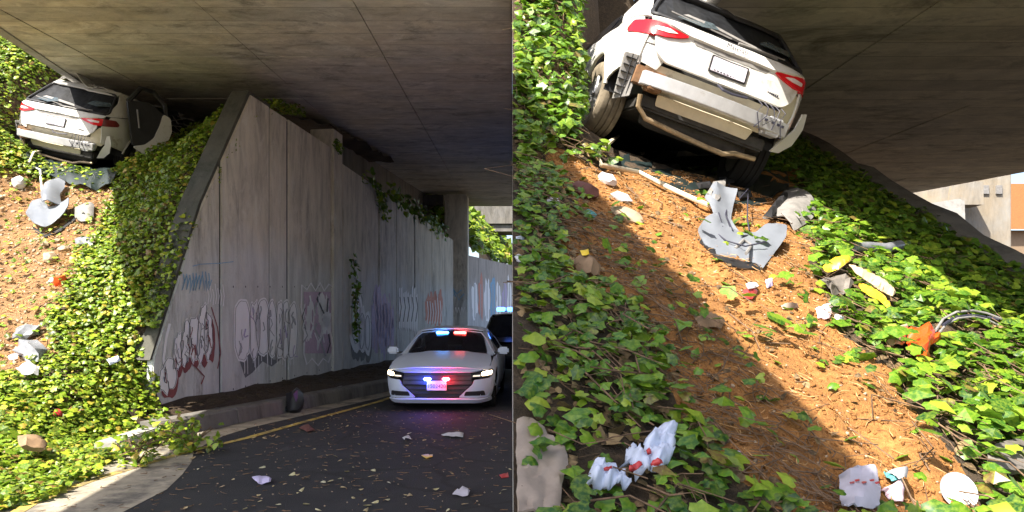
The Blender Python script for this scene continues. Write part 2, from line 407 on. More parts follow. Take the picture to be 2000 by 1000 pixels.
def inpoly(px, py, poly):
    px = np.asarray(px); py = np.asarray(py); r = np.zeros(px.shape, bool); n = len(poly)
    for i in range(n):
        x0, y0 = poly[i]; x1, y1 = poly[(i + 1) % n]
        c = ((y0 > py) != (y1 > py)); xi = (x1 - x0) * (py - y0) / ((y1 - y0) if y1 != y0 else 1e-9) + x0
        r ^= c & (px < xi)
    return r
def terrain(name, zf, xs, ys, mat, keep=None, skirt=None):
    X, Y = np.meshgrid(xs, ys); Z = zf(X, Y); nx, ny = len(xs), len(ys)
    v = np.c_[X.ravel(), Y.ravel(), Z.ravel()]; f = []
    for j in range(ny - 1):
        for i in range(nx - 1):
            a = j * nx + i
            if keep is None or keep((xs[i] + xs[i + 1]) / 2, (ys[j] + ys[j + 1]) / 2): f.append((a, a + 1, a + nx + 1, a + nx))
    me = bpy.data.meshes.new(name); me.from_pydata(v.tolist(), [], f)
    for p in me.polygons: p.use_smooth = True
    bm = bmesh.new(); bm.from_mesh(me); bmesh.ops.delete(bm, geom=[q for q in bm.verts if not q.link_faces], context='VERTS'); bm.to_mesh(me); bm.free()
    o = link(name, me, mat); tag(o, kind='structure'); return o

# ---- ground and road
gm = MB().add([(-300, -120, -.12), (300, -120, -.12), (300, 500, -.12), (-300, 500, -.12)], [(0, 1, 2, 3)]).build('ground', M['soil']); tag(gm, kind='structure')
ys_ = [-25, 0, 4, 6, 7, 8, 9, 9.87, 12, 16, 18, 22, 34, 60, 140]
lft = [(float(kerbX(y)) - .02 if y <= 40 else 3.5, y, 0) for y in ys_]
rgt = [(.0 if y <= 18 else (1.6 if y < 34 else 9), y, 0) for y in ys_]
v = lft + rgt; n = len(ys_)
rd = MB().add(v, [(i, n + i, n + i + 1, i + 1) for i in range(n - 1)]).build('road', M['asphalt']); tag(rd, kind='structure')
# worn pale concrete gutter strip beside the kerb
gutter_mat = simple('gutter_concrete', (.33, .29, .22), .9, var=.3, scale=5, dirt=((.07, .065, .06), .5, 1.6), world_space=True, bmp=.3)
gy = np.linspace(4.2, 30, 40)
def strip(name, off0, off1, z, mat, yy):
    mb = MB(); vs = []
    for y in yy: k = float(kerbX(y)); vs += [(k + off0, y, z), (k + off1, y, z)]
    mb.add(vs, [(2 * i, 2 * i + 1, 2 * i + 3, 2 * i + 2) for i in range(len(yy) - 1)])
    o = mb.build(name, mat); tag(o, kind='structure'); return o
gv = []
for y in gy: k = float(kerbX(y)); gv += [(k - .02, y, .004), (k + float(np.interp(y, [4, 8.6, 10.5], [1.0, .95, .42])), y, .004)]
tag(MB().add(gv, [(2 * i, 2 * i + 1, 2 * i + 3, 2 * i + 2) for i in range(len(gy) - 1)]).build('gutter', gutter_mat), kind='structure')
yl = simple('worn_yellow_paint', (.46, .33, .07), .85, var=.35, scale=6, dirt=((.10, .09, .07), .47, 2.2), world_space=True)
lp = [atz(px, py, 0) for px, py in ((-60, 1060), (60, 985), (170, 942), (290, 905), (380, 880), (480, 857), (600, 823), (740, 785), (840, 750))]
mb = MB(); mb.add([q for p in lp for q in ((p.x - .055, p.y, .008), (p.x + .055, p.y, .008))], [(2 * i, 2 * i + 1, 2 * i + 3, 2 * i + 2) for i in range(len(lp) - 1)])
tag(mb.build('yellow_line', yl), kind='structure')
# kerb and the raised ledge at the foot of the wall
kb = empty('kerb', (-4.3, 10, 0)); tag(kb, 'grey concrete kerb edging the ledge below the graffiti wall', 'kerb')
yk = [9.75 + 1.55 * i for i in range(15)]
for i in range(len(yk) - 1):
    y0, y1 = yk[i] + .012, yk[i + 1] - .012
    a, b_ = float(kerbX(y0)), float(kerbX(y1))
    sec = lambda k, y: [(k - .03, y, 0.001), (k - .06, y, .20), (k - .09, y, .23), (k - .34, y, .23), (k - .34, y, .001)]
    P0, P1 = sec(a, y0), sec(b_, y1)
    mb = MB().add(P0 + P1, [(0, 1, 2, 3, 4), (9, 8, 7, 6, 5)] + [(j, (j + 1) % 5, 5 + (j + 1) % 5, 5 + j) for j in range(5)])
    o = mb.build('kerb_stone', M['conc_dark']); o.parent = kb; o.matrix_parent_inverse = Matrix.Translation(kb.location).inverted()
yy = np.linspace(9.75, 31.5, 30); vs = []
for y in yy:
    k = float(kerbX(y)) - .335; wx = wallX(y) + .0
    for t in (0, .33, .66, 1): vs.append((k + (wx - k) * t, y, .215 + .16 * t + .03 * math.sin(y * 3 + t * 5)))
led = MB().add(vs, [(4 * i + j, 4 * i + j + 1, 4 * i + j + 5, 4 * i + j + 4) for i in range(29) for j in range(3)]).build('sidewalk', M['soil']); tag(led, kind='structure')
# low broken kerb piece in the ivy beside the gutter
def prism_px(name, pts, z0, h, mat, parent=None):
    P = [atz(px, py, z0) for px, py in pts]
    return MB().prism(P, (0, 0, 0), (0, 0, h)).build(name, mat, parent, bevel=.012)
o = MB().prism([(-4.55, 8.35, .0), (-4.33, 8.4, .0), (-4.36, 9.5, .0), (-4.60, 9.5, 0)], (0, 0, .001), (0, 0, .19)).build('kerb_stone', M['conc'], bevel=.015)
tag(o, 'short pale kerb block half buried in the sunlit ivy', 'kerb')

# ---- bank on the left of the road
terrain('bank', zA, np.arange(-15, -3.4, .14), np.arange(4.6, 24, .14), M['dirt_a'], keep=lambda x, y: x < (wallX(y) - .25 if y > 10.45 else float(kerbX(y)) - .02))

# ---- dirt bank on the right of the road, with its added retaining wall
def keepB(x, y): return not (x < 1.6 and y > 18)
terrain('dirt_bank', zB, np.concatenate([[0.004], np.arange(.06, 4.9, .055), np.arange(4.95, 9, .15)]), np.concatenate([np.arange(.6, 8.4, .055), np.arange(8.4, 26, .15)]), M['dirt_b'], keep=keepB)
yw = np.arange(.6, 18.1, .4); top = [float(zB(.06, y)) - .22 for y in yw]; mb = MB(); nW = len(yw)
ring = lambda y, t: [(.006, y, -.1), (.13, y, -.1), (.13, y, t), (.006, y, t)]
vs = [p for y, t in zip(yw, top) for p in ring(y, max(t, -.05))]
mb.add(vs, [(4 * i + j, 4 * i + (j + 1) % 4, 4 * i + 4 + (j + 1) % 4, 4 * i + 4 + j) for i in range(nW - 1) for j in range(4)] + [(0, 1, 2, 3), (4 * nW - 1, 4 * nW - 2, 4 * nW - 3, 4 * nW - 4)])
rw = mb.build('added_retaining_wall', concrete('pale_bounce_concrete', (.62, .59, .53), (.72, .70, .66), stain=.56, dark=(.20, .18, .15), blotch=(.80, .78, .73))); tag(rw, 'added pale retaining wall holding the dirt bank at the side of the road', 'wall')  # unseen wall added along the seam, pale to bounce light into the underpass
mb = MB().box((.87, 18.1, 3.5), (1.72, .14, 7.2)); ob = mb.build('wall_return', M['conc']); ob.parent = rw

# ---- the overpass over the road
ov = empty('overpass', (-4, 12, 5.5)); tag(ov, 'wide stained concrete overpass deck over the road', 'overpass')
def place(o, par): o.parent = par; o.matrix_parent_inverse = Matrix.Translation(par.location).inverted(); return o
TH = .55
def deck_poly(poly, sof, th, name, mat, par, z_off=0):
    P = [(x, y, sof(x, y) + z_off) for x, y in poly]
    return place(MB().prism(P, (0, 0, 0), (0, 0, th)).build(name, mat), par)
FAR = 39.0
dp = [(edgeA(1.8), 1.8), (-3.2, 1.8), (-3.2, -1.8), (-1.24, -1.8), (-1.24, 9.55), (.003, 9.95), (.003, 18.2), (1.6, 18.6), (1.6, FAR), (edgeA(FAR) + 4, FAR), (edgeA(22), 22)]  # unseen near end shaped for light: cut back, with a strip shading dirt bank
deck_poly(dp, soffA, TH, 'deck_slab', M['soffit'], ov, .035)
# formwork panels of the soffit, each its own shallow slab with an open joint
def clip_poly(sub, clip):
    """Sutherland-Hodgman, clip convex (ccw)"""
    out = list(sub)
    for i in range(len(clip)):
        a, b_ = clip[i], clip[(i + 1) % len(clip)]; inp = out; out = []
        side = lambda p: (b_[0] - a[0]) * (p[1] - a[1]) - (b_[1] - a[1]) * (p[0] - a[0])
        for j in range(len(inp)):
            p, q = inp[j], inp[(j + 1) % len(inp)]; sp, sq = side(p), side(q)
            if sp >= 0: out.append(p)
            if sp * sq < 0:
                t = sp / (sp - sq); out.append((p[0] + (q[0] - p[0]) * t, p[1] + (q[1] - p[1]) * t))
        if not out: return []
    return out
rnd = random.Random(5)
cells_y = [1.8, 6.5, 10.6, 13.2, 16.2, 20.5, 25, 30, 34.5, FAR]
cells_x = [-16, -7.3, -4.4, -2.2, -.015, 1.6]
main = [(edgeA(-4) + .02, -4), (-1.26, -4), (-1.26, 9.55), (-.012, 9.95), (-.012, FAR), (edgeA(22) - 2, FAR), (edgeA(22) + .02, 22)]
hull = [(edgeA(-4) + .02, -4), (-.015, -4), (-.015, FAR), (edgeA(22) + 1.0, FAR), (edgeA(22) + .02, 22)]
for j in range(len(cells_y) - 1):
    for i in range(len(cells_x) - 1):
        y0, y1 = cells_y[j] + .008, cells_y[j + 1] - .008
        sk = .02 * 0
        x0, x1 = cells_x[i] + .008, cells_x[i + 1] - .008
        if x1 > 0 and y0 < 20: continue
        sub = [(x0, y0), (x1, y0), (x1, y1), (x0, y1)]
        hl = hull if x1 < 0 else [(-.01, 20), (1.58, 20), (1.58, FAR), (-.01, FAR)]
        pol = clip_poly(sub, hl)
        if x1 > -1.3 and x1 < 0: pol = clip_poly(pol, [(-16, -4), (-1.26, -4), (-1.26, 9.58), (-16, 9.58)]) if y1 < 10 else (clip_poly(pol, [(-16, 9.98), (-.012, 9.98), (-.012, FAR), (-16, FAR)]) if y0 < 9.98 else pol)
        if len(pol) < 3: continue
        deck_poly(pol, soffA, .036, 'soffit_panel', M['soffit'], ov, rnd.uniform(-.008, .006))
# fascia / parapet along the open (left) edge
P = []
yy = [1.8, 22]
mb = MB(); sec = [(-.10, -.03), (.06, -.03), (.06, TH), (-.06, TH + .8), (-.10, TH + .8)]
vs = [(edgeA(y) + a, y, soffA(0, y) + b_) for y in yy for a, b_ in sec]
mb.add(vs, [(0, 1, 2, 3, 4), (9, 8, 7, 6, 5)] + [(j, (j + 1) % 5, 5 + (j + 1) % 5, 5 + j) for j in range(5)])
place(mb.build('parapet', M['conc']), ov)

# ---- graffiti wall: vertical cast panels
gw = empty('graffiti_wall', (wallX(14), 14, 0)); tag(gw, 'tall grey concrete retaining wall of vertical panels covered in graffiti', 'wall')
wd = Vector((.11, 1, 0)).normalized(); wnrm = Vector((wd.y, -wd.x, 0))     # along the wall, and out of the wall towards the road
def wpt(D, z, out=0): return Vector((wallX(D), D, z)) + wnrm * out
zt = lambda D: 5.44 if D < 17.6 else 5.24 - (D - 18) * .023
joints = [12.26, 14.12, 14.94, 17.40]
pans = [[(10.28, -.02), (12.23, -.02), (12.23, 3.98), (11.7, 3.28), (11.33, 2.62), (10.42, 1.0)],
        [(12.295, -.02), (14.08, -.02), (14.08, 5.44), (13.35, 5.44), (12.295, 4.06)],
        [(14.15, -.02), (14.90, -.02), (14.90, 5.44), (14.15, 5.44)],
        [(14.98, -.02), (17.36, -.02), (17.36, 5.44), (14.98, 5.44)]]
for a, b_ in ((18.2, 21.17), (21.23, 23.03), (23.11, 25.33), (25.43, 28.0), (28.05, 32.2)):
    pans.append([(a, -.02), (b_, -.02), (b_, zt(b_)), (a, zt(a))])
for k, pl in enumerate(pans):
    o_ = [0, .004, -.006, .003, 0, .006, -.004, .004, 0][k]
    mb = MB().prism([wpt(D, z) for D, z in pl], wnrm * o_, wnrm * (-.10))
    place(mb.build('panel', M['wall'], bevel=.014), gw)
# tie-holes cast in the panels
mb = MB()
place(MB().prism([wpt(17.4, -.02), wpt(17.4, 5.87), wpt(18.0, 5.87), wpt(18.0, -.02)], wnrm * .055, wnrm * (-.5)).build('pilaster', M['wall'], bevel=.012), gw)
# backfill strip that closes the joints from behind
place(MB().prism([wpt(10.9, 0), wpt(32.2, 0), wpt(32.2, 4.7), wpt(13.5, 4.7), wpt(12.3, 3.3), wpt(11.2, 1.6)], wnrm * (-.30), wnrm * (-.42)).build('backing', M['conc_dark']), gw)
for D_, z1 in ((12.26, 3.95), (14.115, 5.4), (14.94, 5.4), (17.385, 5.4), (18.1, 5.2), (21.2, 5.12), (23.07, 5.08), (25.38, 5.02)):
    place(MB().prism([wpt(D_ - .05, -.02), wpt(D_ + .05, -.02), wpt(D_ + .05, z1), wpt(D_ - .05, z1)], wnrm * (-.025), wnrm * (-.09)).build('joint_filler', M['ink']), gw)
# sloping raker of concrete beside the wall's inclined end
rk = MB().prism([wpt(10.36, .98), wpt(11.27, 2.63), wpt(11.64, 3.30), wpt(13.30, 5.50), wpt(14.2, 5.50), wpt(11.6, 1.0)], wnrm * (-.022), wnrm * (-.34)).build('end_coping', concrete('shade_dark_concrete', (.085, .08, .06), (.10, .10, .085), stain=.5, dark=(.02, .03, .015))); place(rk, gw)  # near-black colour paints in the shade on the wall's end face

# ---- column that carries the deck, and the wall beyond it
D0 = 32.5; X0, X1 = (868 - 1000) / 1500 * D0, (913 - 1000) / 1500 * D0
cl = empty('bridge_column', ((X0 + X1) / 2, D0 + .6, 0)); tag(cl, 'square grey concrete column under the far end of the overpass', 'column')
place(MB().box(((X0 + X1) / 2, D0 + .55, 3.45), (X1 - X0, 1.1, 6.9)).build('shaft', M['wall'], bevel=.06), cl)
place(MB().box(((X0 + X1) / 2 - 1.6, D0 + .9, 6.75), (2.0, .5, .45)).build('bearing_beam', M['conc_dark']), cl)
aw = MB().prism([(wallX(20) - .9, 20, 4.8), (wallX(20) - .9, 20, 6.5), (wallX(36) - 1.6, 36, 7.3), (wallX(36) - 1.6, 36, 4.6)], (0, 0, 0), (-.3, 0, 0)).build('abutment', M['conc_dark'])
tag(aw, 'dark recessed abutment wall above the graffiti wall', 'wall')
fw = empty('far_wall', (-2.3, 34, 0)); tag(fw, 'pale painted retaining wall beyond the column', 'wall')
ds = [33.8, 36.5, 39.5, 43, 47, 52, 58, 66]
for a, b_ in zip(ds[:-1], ds[1:]):
    q = lambda D: Vector((-2.55 + .125 * (D - 33), D, 0))
    tz = lambda D: 4.5 + .045 * (D - 33)
    P = [q(a + .02), q(b_ - .02), q(b_ - .02) + Vector((0, 0, tz(b_))), q(a + .02) + Vector((0, 0, tz(a)))]
    place(MB().prism(P, (0, 0, 0), (-.3, 0, 0)).build('panel', M['far_wall'], bevel=.01), fw)
fo = empty('far_overpass', (0, 56, 8)); tag(fo, 'pale concrete bridge girder crossing far behind the column', 'overpass')
place(MB().box((-4, 58, 9.4), (40, 4, 1.5)).build('girder', M['conc_dark']), fo)
place(MB().box((-4, 57.5, 8.35), (40, 2.6, .5)).build('girder', M['conc_dark']), fo)
place(MB().box((-1.9, 55.0, 4.6), (.9, .9, 7)).build('pier', M['conc_pale'], bevel=.05), fo)
bk = terrain('hillside', lambda x, y: 5.0 + 1.3 * np.maximum(0, (-2.6 + .125 * (y - 33)) - x) + .3 * wob(x, y, .4), np.arange(-26, 6, .8), np.arange(33, 75, .8), M['soil'], keep=lambda x, y: x < -2.9 + .125 * (y - 33))

# ---- the neighbouring overpass over the dirt bank
ob_ = empty('overpass', (6, 8, 4.8)); tag(ob_, 'low brown stained concrete deck pressing down on the dirt bank', 'overpass')
dpb = [(2.15, .5), (2.0, 9), (2.2, 27), (12.6, 27), (12.8, 25), (13.4, 20.2), (16, 1)]
deck_poly(dpb, soffB, .9, 'deck_slab', M['soffit_b'], ob_, .03)
hb = [(2.17, .5), (15.9, .5), (13.35, 20.2), (12.7, 25), (12.5, 26.9), (2.2, 26.9), (2.02, 9)]
cy = [.5, 6.2, 9.1, 12.4, 16.5, 21, 27]; cxs = [1.9, 4.35, 7.4, 10.8, 16]
for j in range(len(cy) - 1):
    for i in range(len(cxs) - 1):
        sub = [(cxs[i] + .01, cy[j] + .01), (cxs[i + 1] - .01, cy[j] + .01), (cxs[i + 1] - .01, cy[j + 1] - .01), (cxs[i] + .01, cy[j + 1] - .01)]
        pol = clip_poly(sub, hb)
        if len(pol) >= 3: deck_poly(pol, soffB, .031, 'soffit_panel', M['soffit_b'], ob_, rnd.uniform(-.006, .006))
mb = MB(); sec = [(-.04, -.03), (.10, -.03), (.10, 1.7), (-.04, 1.7)]
vs = [(x + a, y, soffB(0, y) + b_) for x, y in ((2.13, .5), (1.98, 9), (2.18, 27)) for a, b_ in sec]
mb.add(vs, [(0, 1, 2, 3), (11, 10, 9, 8)] + [(4 * i + j, 4 * i + (j + 1) % 4, 4 * i + 4 + (j + 1) % 4, 4 * i + 4 + j) for i in range(2) for j in range(4)])
place(mb.build('parapet', M['conc']), ob_)
# sloping coping beam along the ridge of the bank
yy = np.arange(6.2, 20, .5); vs = []
for y in yy:
    z = min(float(zB(RIDGE - .1, y)), soffB(0, y) - .2)
    vs += [(RIDGE - .04, y, z - .5), (RIDGE - .04, y, z + .10), (RIDGE + .34, y, z + .10), (RIDGE + .34, y, z - .5)]
nn = len(yy)
cb = MB().add(vs, [(4 * i + j, 4 * i + (j + 1) % 4, 4 * i + 4 + (j + 1) % 4, 4 * i + 4 + j) for i in range(nn - 1) for j in range(4)] + [(0, 1, 2, 3), (4 * nn - 1, 4 * nn - 2, 4 * nn - 3, 4 * nn - 4)]).build('coping_beam', M['conc_dark'])
tag(cb, 'sloping grey concrete beam along the top edge of the dark ivy', 'beam')
# pale pier and house beyond
pr = empty('bridge_pier', (16.6, 27.9, 0)); tag(pr, 'pale sunlit concrete pier with square bolt plates beyond the low deck', 'pier')
Dp = 27.6; xa, xb = (1878 - 1000) / 1500 * Dp, (1976 - 1000) / 1500 * Dp
place(MB().prism([(xa, Dp, -.1), (xb, Dp, -.1), (xb, Dp, 7.0), (xa - .35, Dp, 7.0), (xa - .35, Dp, 5.1), (xa + .05, Dp, 4.6)], (0, 0, 0), (0, 1.6, 0)).build('shaft', M['conc_pale'], bevel=.04), pr)
for px in (1868, 1897, 1922, 1948):
    p = W(px + 2, 371, Dp); place(MB().box((p.x, Dp - .03, p.z), (.22, .08, .32)).build('bolt_plate', M['grey_plastic'], bevel=.01), pr)
sp = MB().prism([W(1786, 470, 25.8), W(1890, 560, 25.8), W(1884, 392, 25.8), W(1872, 388, 25.8), W(1786, 402, 25.8)], (0, 0, 0), (0, .8, 0)).build('wing_wall', M['conc'])
tag(sp, 'grey wing wall in shade between the coping beam and the pale pier', 'wall')
gb = MB().box(((W(1800, 380, 26.5)).x + .6, 27, 5.95), (3.2, .8, .8)).build('girder_end', M['conc_pale']); tag(gb, 'short pale girder end above the wing wall', 'girder')
hs = empty('house', (33, 50, 0)); tag(hs, 'house with orange tiled roof at the right edge beyond the pier', 'house')
place(MB().prism([(30.8, 48, -.1), (44, 48, -.1), (44, 48, 7.2), (30.8, 48, 7.2)], (0, 0, 0), (0, 8, 0)).build('wall', simple('stucco', (.24, .17, .11), .9, var=.1)), hs)
place(MB().prism([(30.2, 47.4, 7.2), (44.5, 47.4, 7.2), (44.5, 52, 10.6), (32.5, 52, 10.6)], (0, 0, 0), (0, .3, .3)).build('roof', simple('roof_tile', (.28, .075, .018), .8, var=.3, scale=12)), hs)
for i in range(3): place(MB().box((32.6 + i * 3.2, 47.95, 4.6), (1.5, .12, 1.7)).build('window', M['glass']), hs)

# ================================================================== VEHICLES
class Shell:
    """car skin as a stack of superelliptic plan outlines; local x right, y from the visible end (0) to the far end, z up"""
    def __init__(s, Wt, Rt, Ft, n=6, dent=0): s.Wt, s.Rt, s.Ft, s.n, s.dent = Wt, Rt, Ft, n, dent
    def dn(s, a, z): return s.dent * (noise.noise(Vector((a * 2.6, z * 3.1, 7.7))) + .5 * noise.noise(Vector((a * 7, z * 6, 2.2)))) if s.dent else 0.0
    def prm(s, z):
        I = lambda t: float(np.interp(z, [a for a, b in t], [b for a, b in t]))
        w, r, f = I(s.Wt), I(s.Rt), I(s.Ft); return w, (r + f) / 2, (f - r) / 2
    def end(s, x, z, d=0.0):
        w, yc, ly = s.prm(z); t = max(0.0, 1 - min(1, abs(x / w)) ** s.n) ** (1 / s.n); return Vector((x, yc - ly * t - d + s.dn(x, z), z))
    def side(s, sg, d=0.0):
        def f(y, z):
            w, yc, ly = s.prm(z); t = max(0.0, 1 - min(1, abs((y - yc) / ly)) ** s.n) ** (1 / s.n); return Vector((sg * (w * t + d + s.dn(y, z)), y, z))
        return f
def arc(cx, cz, r, a0, a1, n=10): return [(cx + r * math.cos(R_(a0 + (a1 - a0) * i / n)), cz + r * math.sin(R_(a0 + (a1 - a0) * i / n))) for i in range(n + 1)]
def wheel(name, parent, c, r, w, sgn, tyre, rim, tilt=0, treads=True):
    e = empty(name, c, (0, 0, R_(tilt))); e.parent = parent
    h = w / 2
    prof = [(-h * .8, r * .62), (-h, r * .78), (-h * .96, r * .93), (-h * .72, r * .985)]
    for k in range(4):
        u = -h * .62 + k * h * .31 * 1.33
        prof += [(u, r), (u + h * .30, r), (u + h * .32, r * .965), (u + h * .39, r * .965)]
    prof += [(h * .72, r * .985), (h * .96, r * .93), (h, r * .78), (h * .8, r * .62)]
    MB().lathe(prof, 36, 'x', closed=True).build('tyre', tyre, e, smooth=True, angle=30)
    rp = [(sgn * h * .75, r * .62), (sgn * h * .78, r * .66), (sgn * h * .70, r * .60), (sgn * h * .3, r * .56), (sgn * h * .3, .02)]
    MB().lathe([(-sgn * h * .7, r * .62)] + rp, 30, 'x').build('rim', rim, e, smooth=True, angle=30)
    mb = MB()
    for k in range(5):
        a = 2 * math.pi * k / 5
        for da in (-.13, .13):
            mb.tube([(sgn * h * .62, math.cos(a) * .04, math.sin(a) * .04), (sgn * h * .66, math.cos(a + da) * r * .6, math.sin(a + da) * r * .6)], [.03, .022], 6)
    mb.lathe([(sgn * h * .3, .06), (sgn * h * .70, .055), (sgn * h * .74, .03)], 14, 'x')
    mb.build('spokes', rim, e, smooth=True, angle=30)
    return e

def text_mesh(body, size, mat, parent, Mx, ext=.002):
    cu = bpy.data.curves.new('lettering', 'FONT'); cu.body = body; cu.size = size; cu.extrude = ext; cu.align_x = 'CENTER'; cu.align_y = 'CENTER'
    tmp = bpy.data.objects.new('lettering', cu); COL.objects.link(tmp)
    dg = bpy.context.evaluated_depsgraph_get(); me = bpy.data.meshes.new_from_object(tmp.evaluated_get(dg))
    bpy.data.objects.remove(tmp); me.transform(Mx); me.materials.clear()
    return link('lettering', me, mat, parent)

def wreck(Mx, variant):
    root = empty('wrecked_car'); root.matrix_world = Mx
    S = Shell([(.3, .90), (.45, .96), (.62, .985), (.85, .985), (1.0, .955), (1.12, .915), (1.3, .845), (1.5, .745), (1.6, .68), (1.66, .60)],
              [(.3, .20), (.45, .08), (.6, .02), (.75, .0), (.9, .03), (1.0, .055), (1.06, .06), (1.12, .14), (1.3, .40), (1.5, .66), (1.6, .85), (1.66, 1.1)],
              [(.3, 4.85), (.6, 4.95), (.8, 4.85), (.95, 4.2), (1.05, 3.6), (1.3, 3.1), (1.55, 2.7), (1.66, 2.2)], 6.5, dent=.022)
    wp, pl = M['white_paint'], M['black_plastic']
    C0 = (0, 2.4, .8)
    ctr = lambda d: (d, C0)
    # ---- tailgate
    lid = panel('tailgate', rounded([(-.60, .715), (.60, .715), (.70, .80), (.745, .93), (.47, .985), (.44, 1.0), (-.44, 1.0), (-.47, .985), (-.745, .93), (-.70, .80)], .04), lambda x, z: S.end(x, z, .018 * math.exp(-((z - .73) / .05) ** 2)), wp, root, .09, .03)
    panel('tailgate_top', rounded([(-.44, 1.012), (.44, 1.012), (.62, 1.045), (.80, 1.075), (.79, 1.115), (-.79, 1.115), (-.80, 1.075), (-.62, 1.045)], .02), lambda x, z: S.end(x, z, .035 * (1 - ((z - 1.05) / .07) ** 2)), wp, root, .08, .03)
    # handle recess and garnish under the lip
    panel('recess', rounded([(-.36, .955), (.36, .955), (.40, .995), (-.40, .995)], .015), lambda x, z: S.end(x, z, .004), M['grey_plastic'], root, .1, .012)
    # number plate with frame and its (unreadable) characters
    fr = panel('plate_frame', rounded([(-.185, .782), (.185, .782), (.185, .937), (-.185, .937)], .012), lambda x, z: S.end(x, z, .016), pl, root, .2, .012)
    pt = panel('number_plate', rounded([(-.17, .797), (.17, .797), (.17, .925), (-.17, .925)], .008), lambda x, z: S.end(x, z, .022), M['plate'], root, .2, .006)
    mb = MB(); rr = random.Random(3)
    for k in range(9): mb.box((-.13 + k * .0325, S.end(0, .80).y - .0235, .808), (.02 * rr.uniform(.6, 1.2), .003, .008))
    mb.build('plate_marks', M['ink'], pt)
    text_mesh('Maserati', .062, M['ink'], root, Matrix.Translation((.02, S.end(0, 1.05, .037).y - .003, 1.058)) @ Matrix.Rotation(R_(90), 4, 'X'))
    mb = MB(); 
    for k in range(6): mb.box((.43 + k * .02, S.end(.48, .80, .0).y - .003, .80), (.013, .004, .018))
    mb.build('badge', M['ink'], root)
    # ---- tail lamps: slim red lens tapering inwards
    for sg in (-1, 1):
        def mp(u, z, sg=sg): return S.end(sg * u, z, .022)
        lam = panel('tail_lamp', rounded([(.44, 1.0), (.52, .965), (.66, .93), (.80, .93), (.80, 1.055), (.66, 1.045), (.52, 1.02)], .02), mp, M['red_lens'], root, .06, .04)
        panel('lens', rounded([(.55, .992), (.64, .972), (.76, .975), (.76, 1.008), (.64, 1.012)], .012), lambda u, z, sg=sg: S.end(sg * u, z, .030), M['clear_lens'], lam, .06, .008)
        outer = panel('tail_lamp', rounded([(.10, .925), (.40, .945), (.44, .985), (.36, 1.055), (.10, 1.058)], .02), S.side(sg, .012), M['red_lens'] if (variant == 'B' or sg < 0) else simple('broken_lamp', (.16, .02, .02), .3, var=.5, scale=12), root, .05, .03)
    # ---- rear glass, seal, wiper
    gl = panel('rear_window', rounded([(-.80, 1.13), (.80, 1.13), (.64, 1.50), (-.64, 1.50)], .06), lambda x, z: S.end(x, z, -.05 + .03 * noise.noise(Vector((x * 6, z * 6, 2)))), simple('smashed_glass', (.012, .013, .015), .55, var=.6, scale=18, spec=.25), root, .07, .012, smooth=False)
    mb = MB(); mb.tube([S.end(.05, 1.14, .03), S.end(.2, 1.15, .035), S.end(.55, 1.17, .035)], [.014, .01, .006], 6); mb.tube([S.end(-.02, 1.16, .03), S.end(-.62, 1.22, .03)], .008, 5); mb.build('wiper', M['grey_plastic'], gl)
    # sheets of crazed glass hanging in the opening
    for k, (x, z, a) in enumerate(((-.35, 1.22, .25), (.52, 1.30, .5))):
        q = S.end(x, z, .02); mb = MB(); 
        P = [S.end(x + dx * .3, z + dz * .06, .012 + .02 * math.sin(dx * 4 + k)) for dx, dz in ((-.7, -.6), (.1, -.9), (.7, -.2), (.5, .7), (-.4, .6))]
        mb.prism(P, (0, 0, 0), (0, -.004, 0)); mb.build('glass_shard', simple('crazed_glass', (.06, .08, .09), .25, var=.5, scale=25), gl)
    fr_ = MB(); loop = rounded([(-.80, 1.13), (.80, 1.13), (.64, 1.50), (-.64, 1.50)], .06); fr_.tube([S.end(x, z, .004) for x, z in loop + loop[:1]], .022, 6); fr_.build('window_seal', pl, gl, smooth=True)
    panel('bent_trim', [(-.50, 1.235), (-.2, 1.215), (.30, 1.165), (.48, 1.16), (.30, 1.19), (-.15, 1.245), (-.45, 1.262)], lambda x, z: S.end(x, z, .02), M['grey_plastic'], gl, .08, .02)
    # spoiler lip above the glass, then the crushed roof
    panel('spoiler', rounded([(-.67, 1.515), (.67, 1.515), (.64, 1.575), (-.64, 1.575)], .02), lambda x, z: S.end(x, z, .06 * (1.6 - z) / .1) + Vector((0, 0, -.02 * (x > .1))), M['white_paint' if variant == 'A' else 'black_plastic'], root, .08, .025)
    def roofz(x, y):
        z = 1.60 - .10 * (abs(x) / .72) ** 2.5
        z -= .22 * min(1, max(0, (y - 1.0) / 1.2)) + .10 * noise.noise(Vector((x * 3, y * 2.2, 4.1))) * min(1, max(0, (y - .9) / .5)) + .05 * abs(noise.noise(Vector((x * 7, y * 6, 1))))
        return Vector((x, y, z))
    panel('roof', rounded([(-.70, .86), (.70, .86), (.73, 1.6), (.70, 3.0), (-.70, 3.0), (-.73, 1.6)], .1), roofz, wp, root, .11, .02, smooth=False)
    # ---- body sides
    ARC, WY, WZ, WR = 10, 1.02, .37, .435
    for sg in (-1, 1):
        sd = S.side(sg); name = 'rear_quarter'
        low = .62 if sg > 0 else .66           # bumper corner is torn away
        q = [(.13, low)] + [(.30, low - .04)] + [(WY - WR * .98, .50)] + arc(WY, WZ, WR, 162, 8, 12) + [(1.62, .40), (1.62, 1.09), (1.0, 1.115), (.30, 1.10), (.13, .915)]
        panel(name, q, sd, wp, root, .1, .018)
        panel('c_pillar', [(.24, 1.115), (1.0, 1.13), (1.25, 1.30), (1.0, 1.52), (.80, 1.535), (.62, 1.36)], sd, wp, root, .1, .02)
        panel('quarter_glass', rounded([(1.08, 1.15), (1.6, 1.13), (1.6, 1.42), (1.32, 1.42)], .04), S.side(sg, -.012), M['glass'], root, .12, .01)
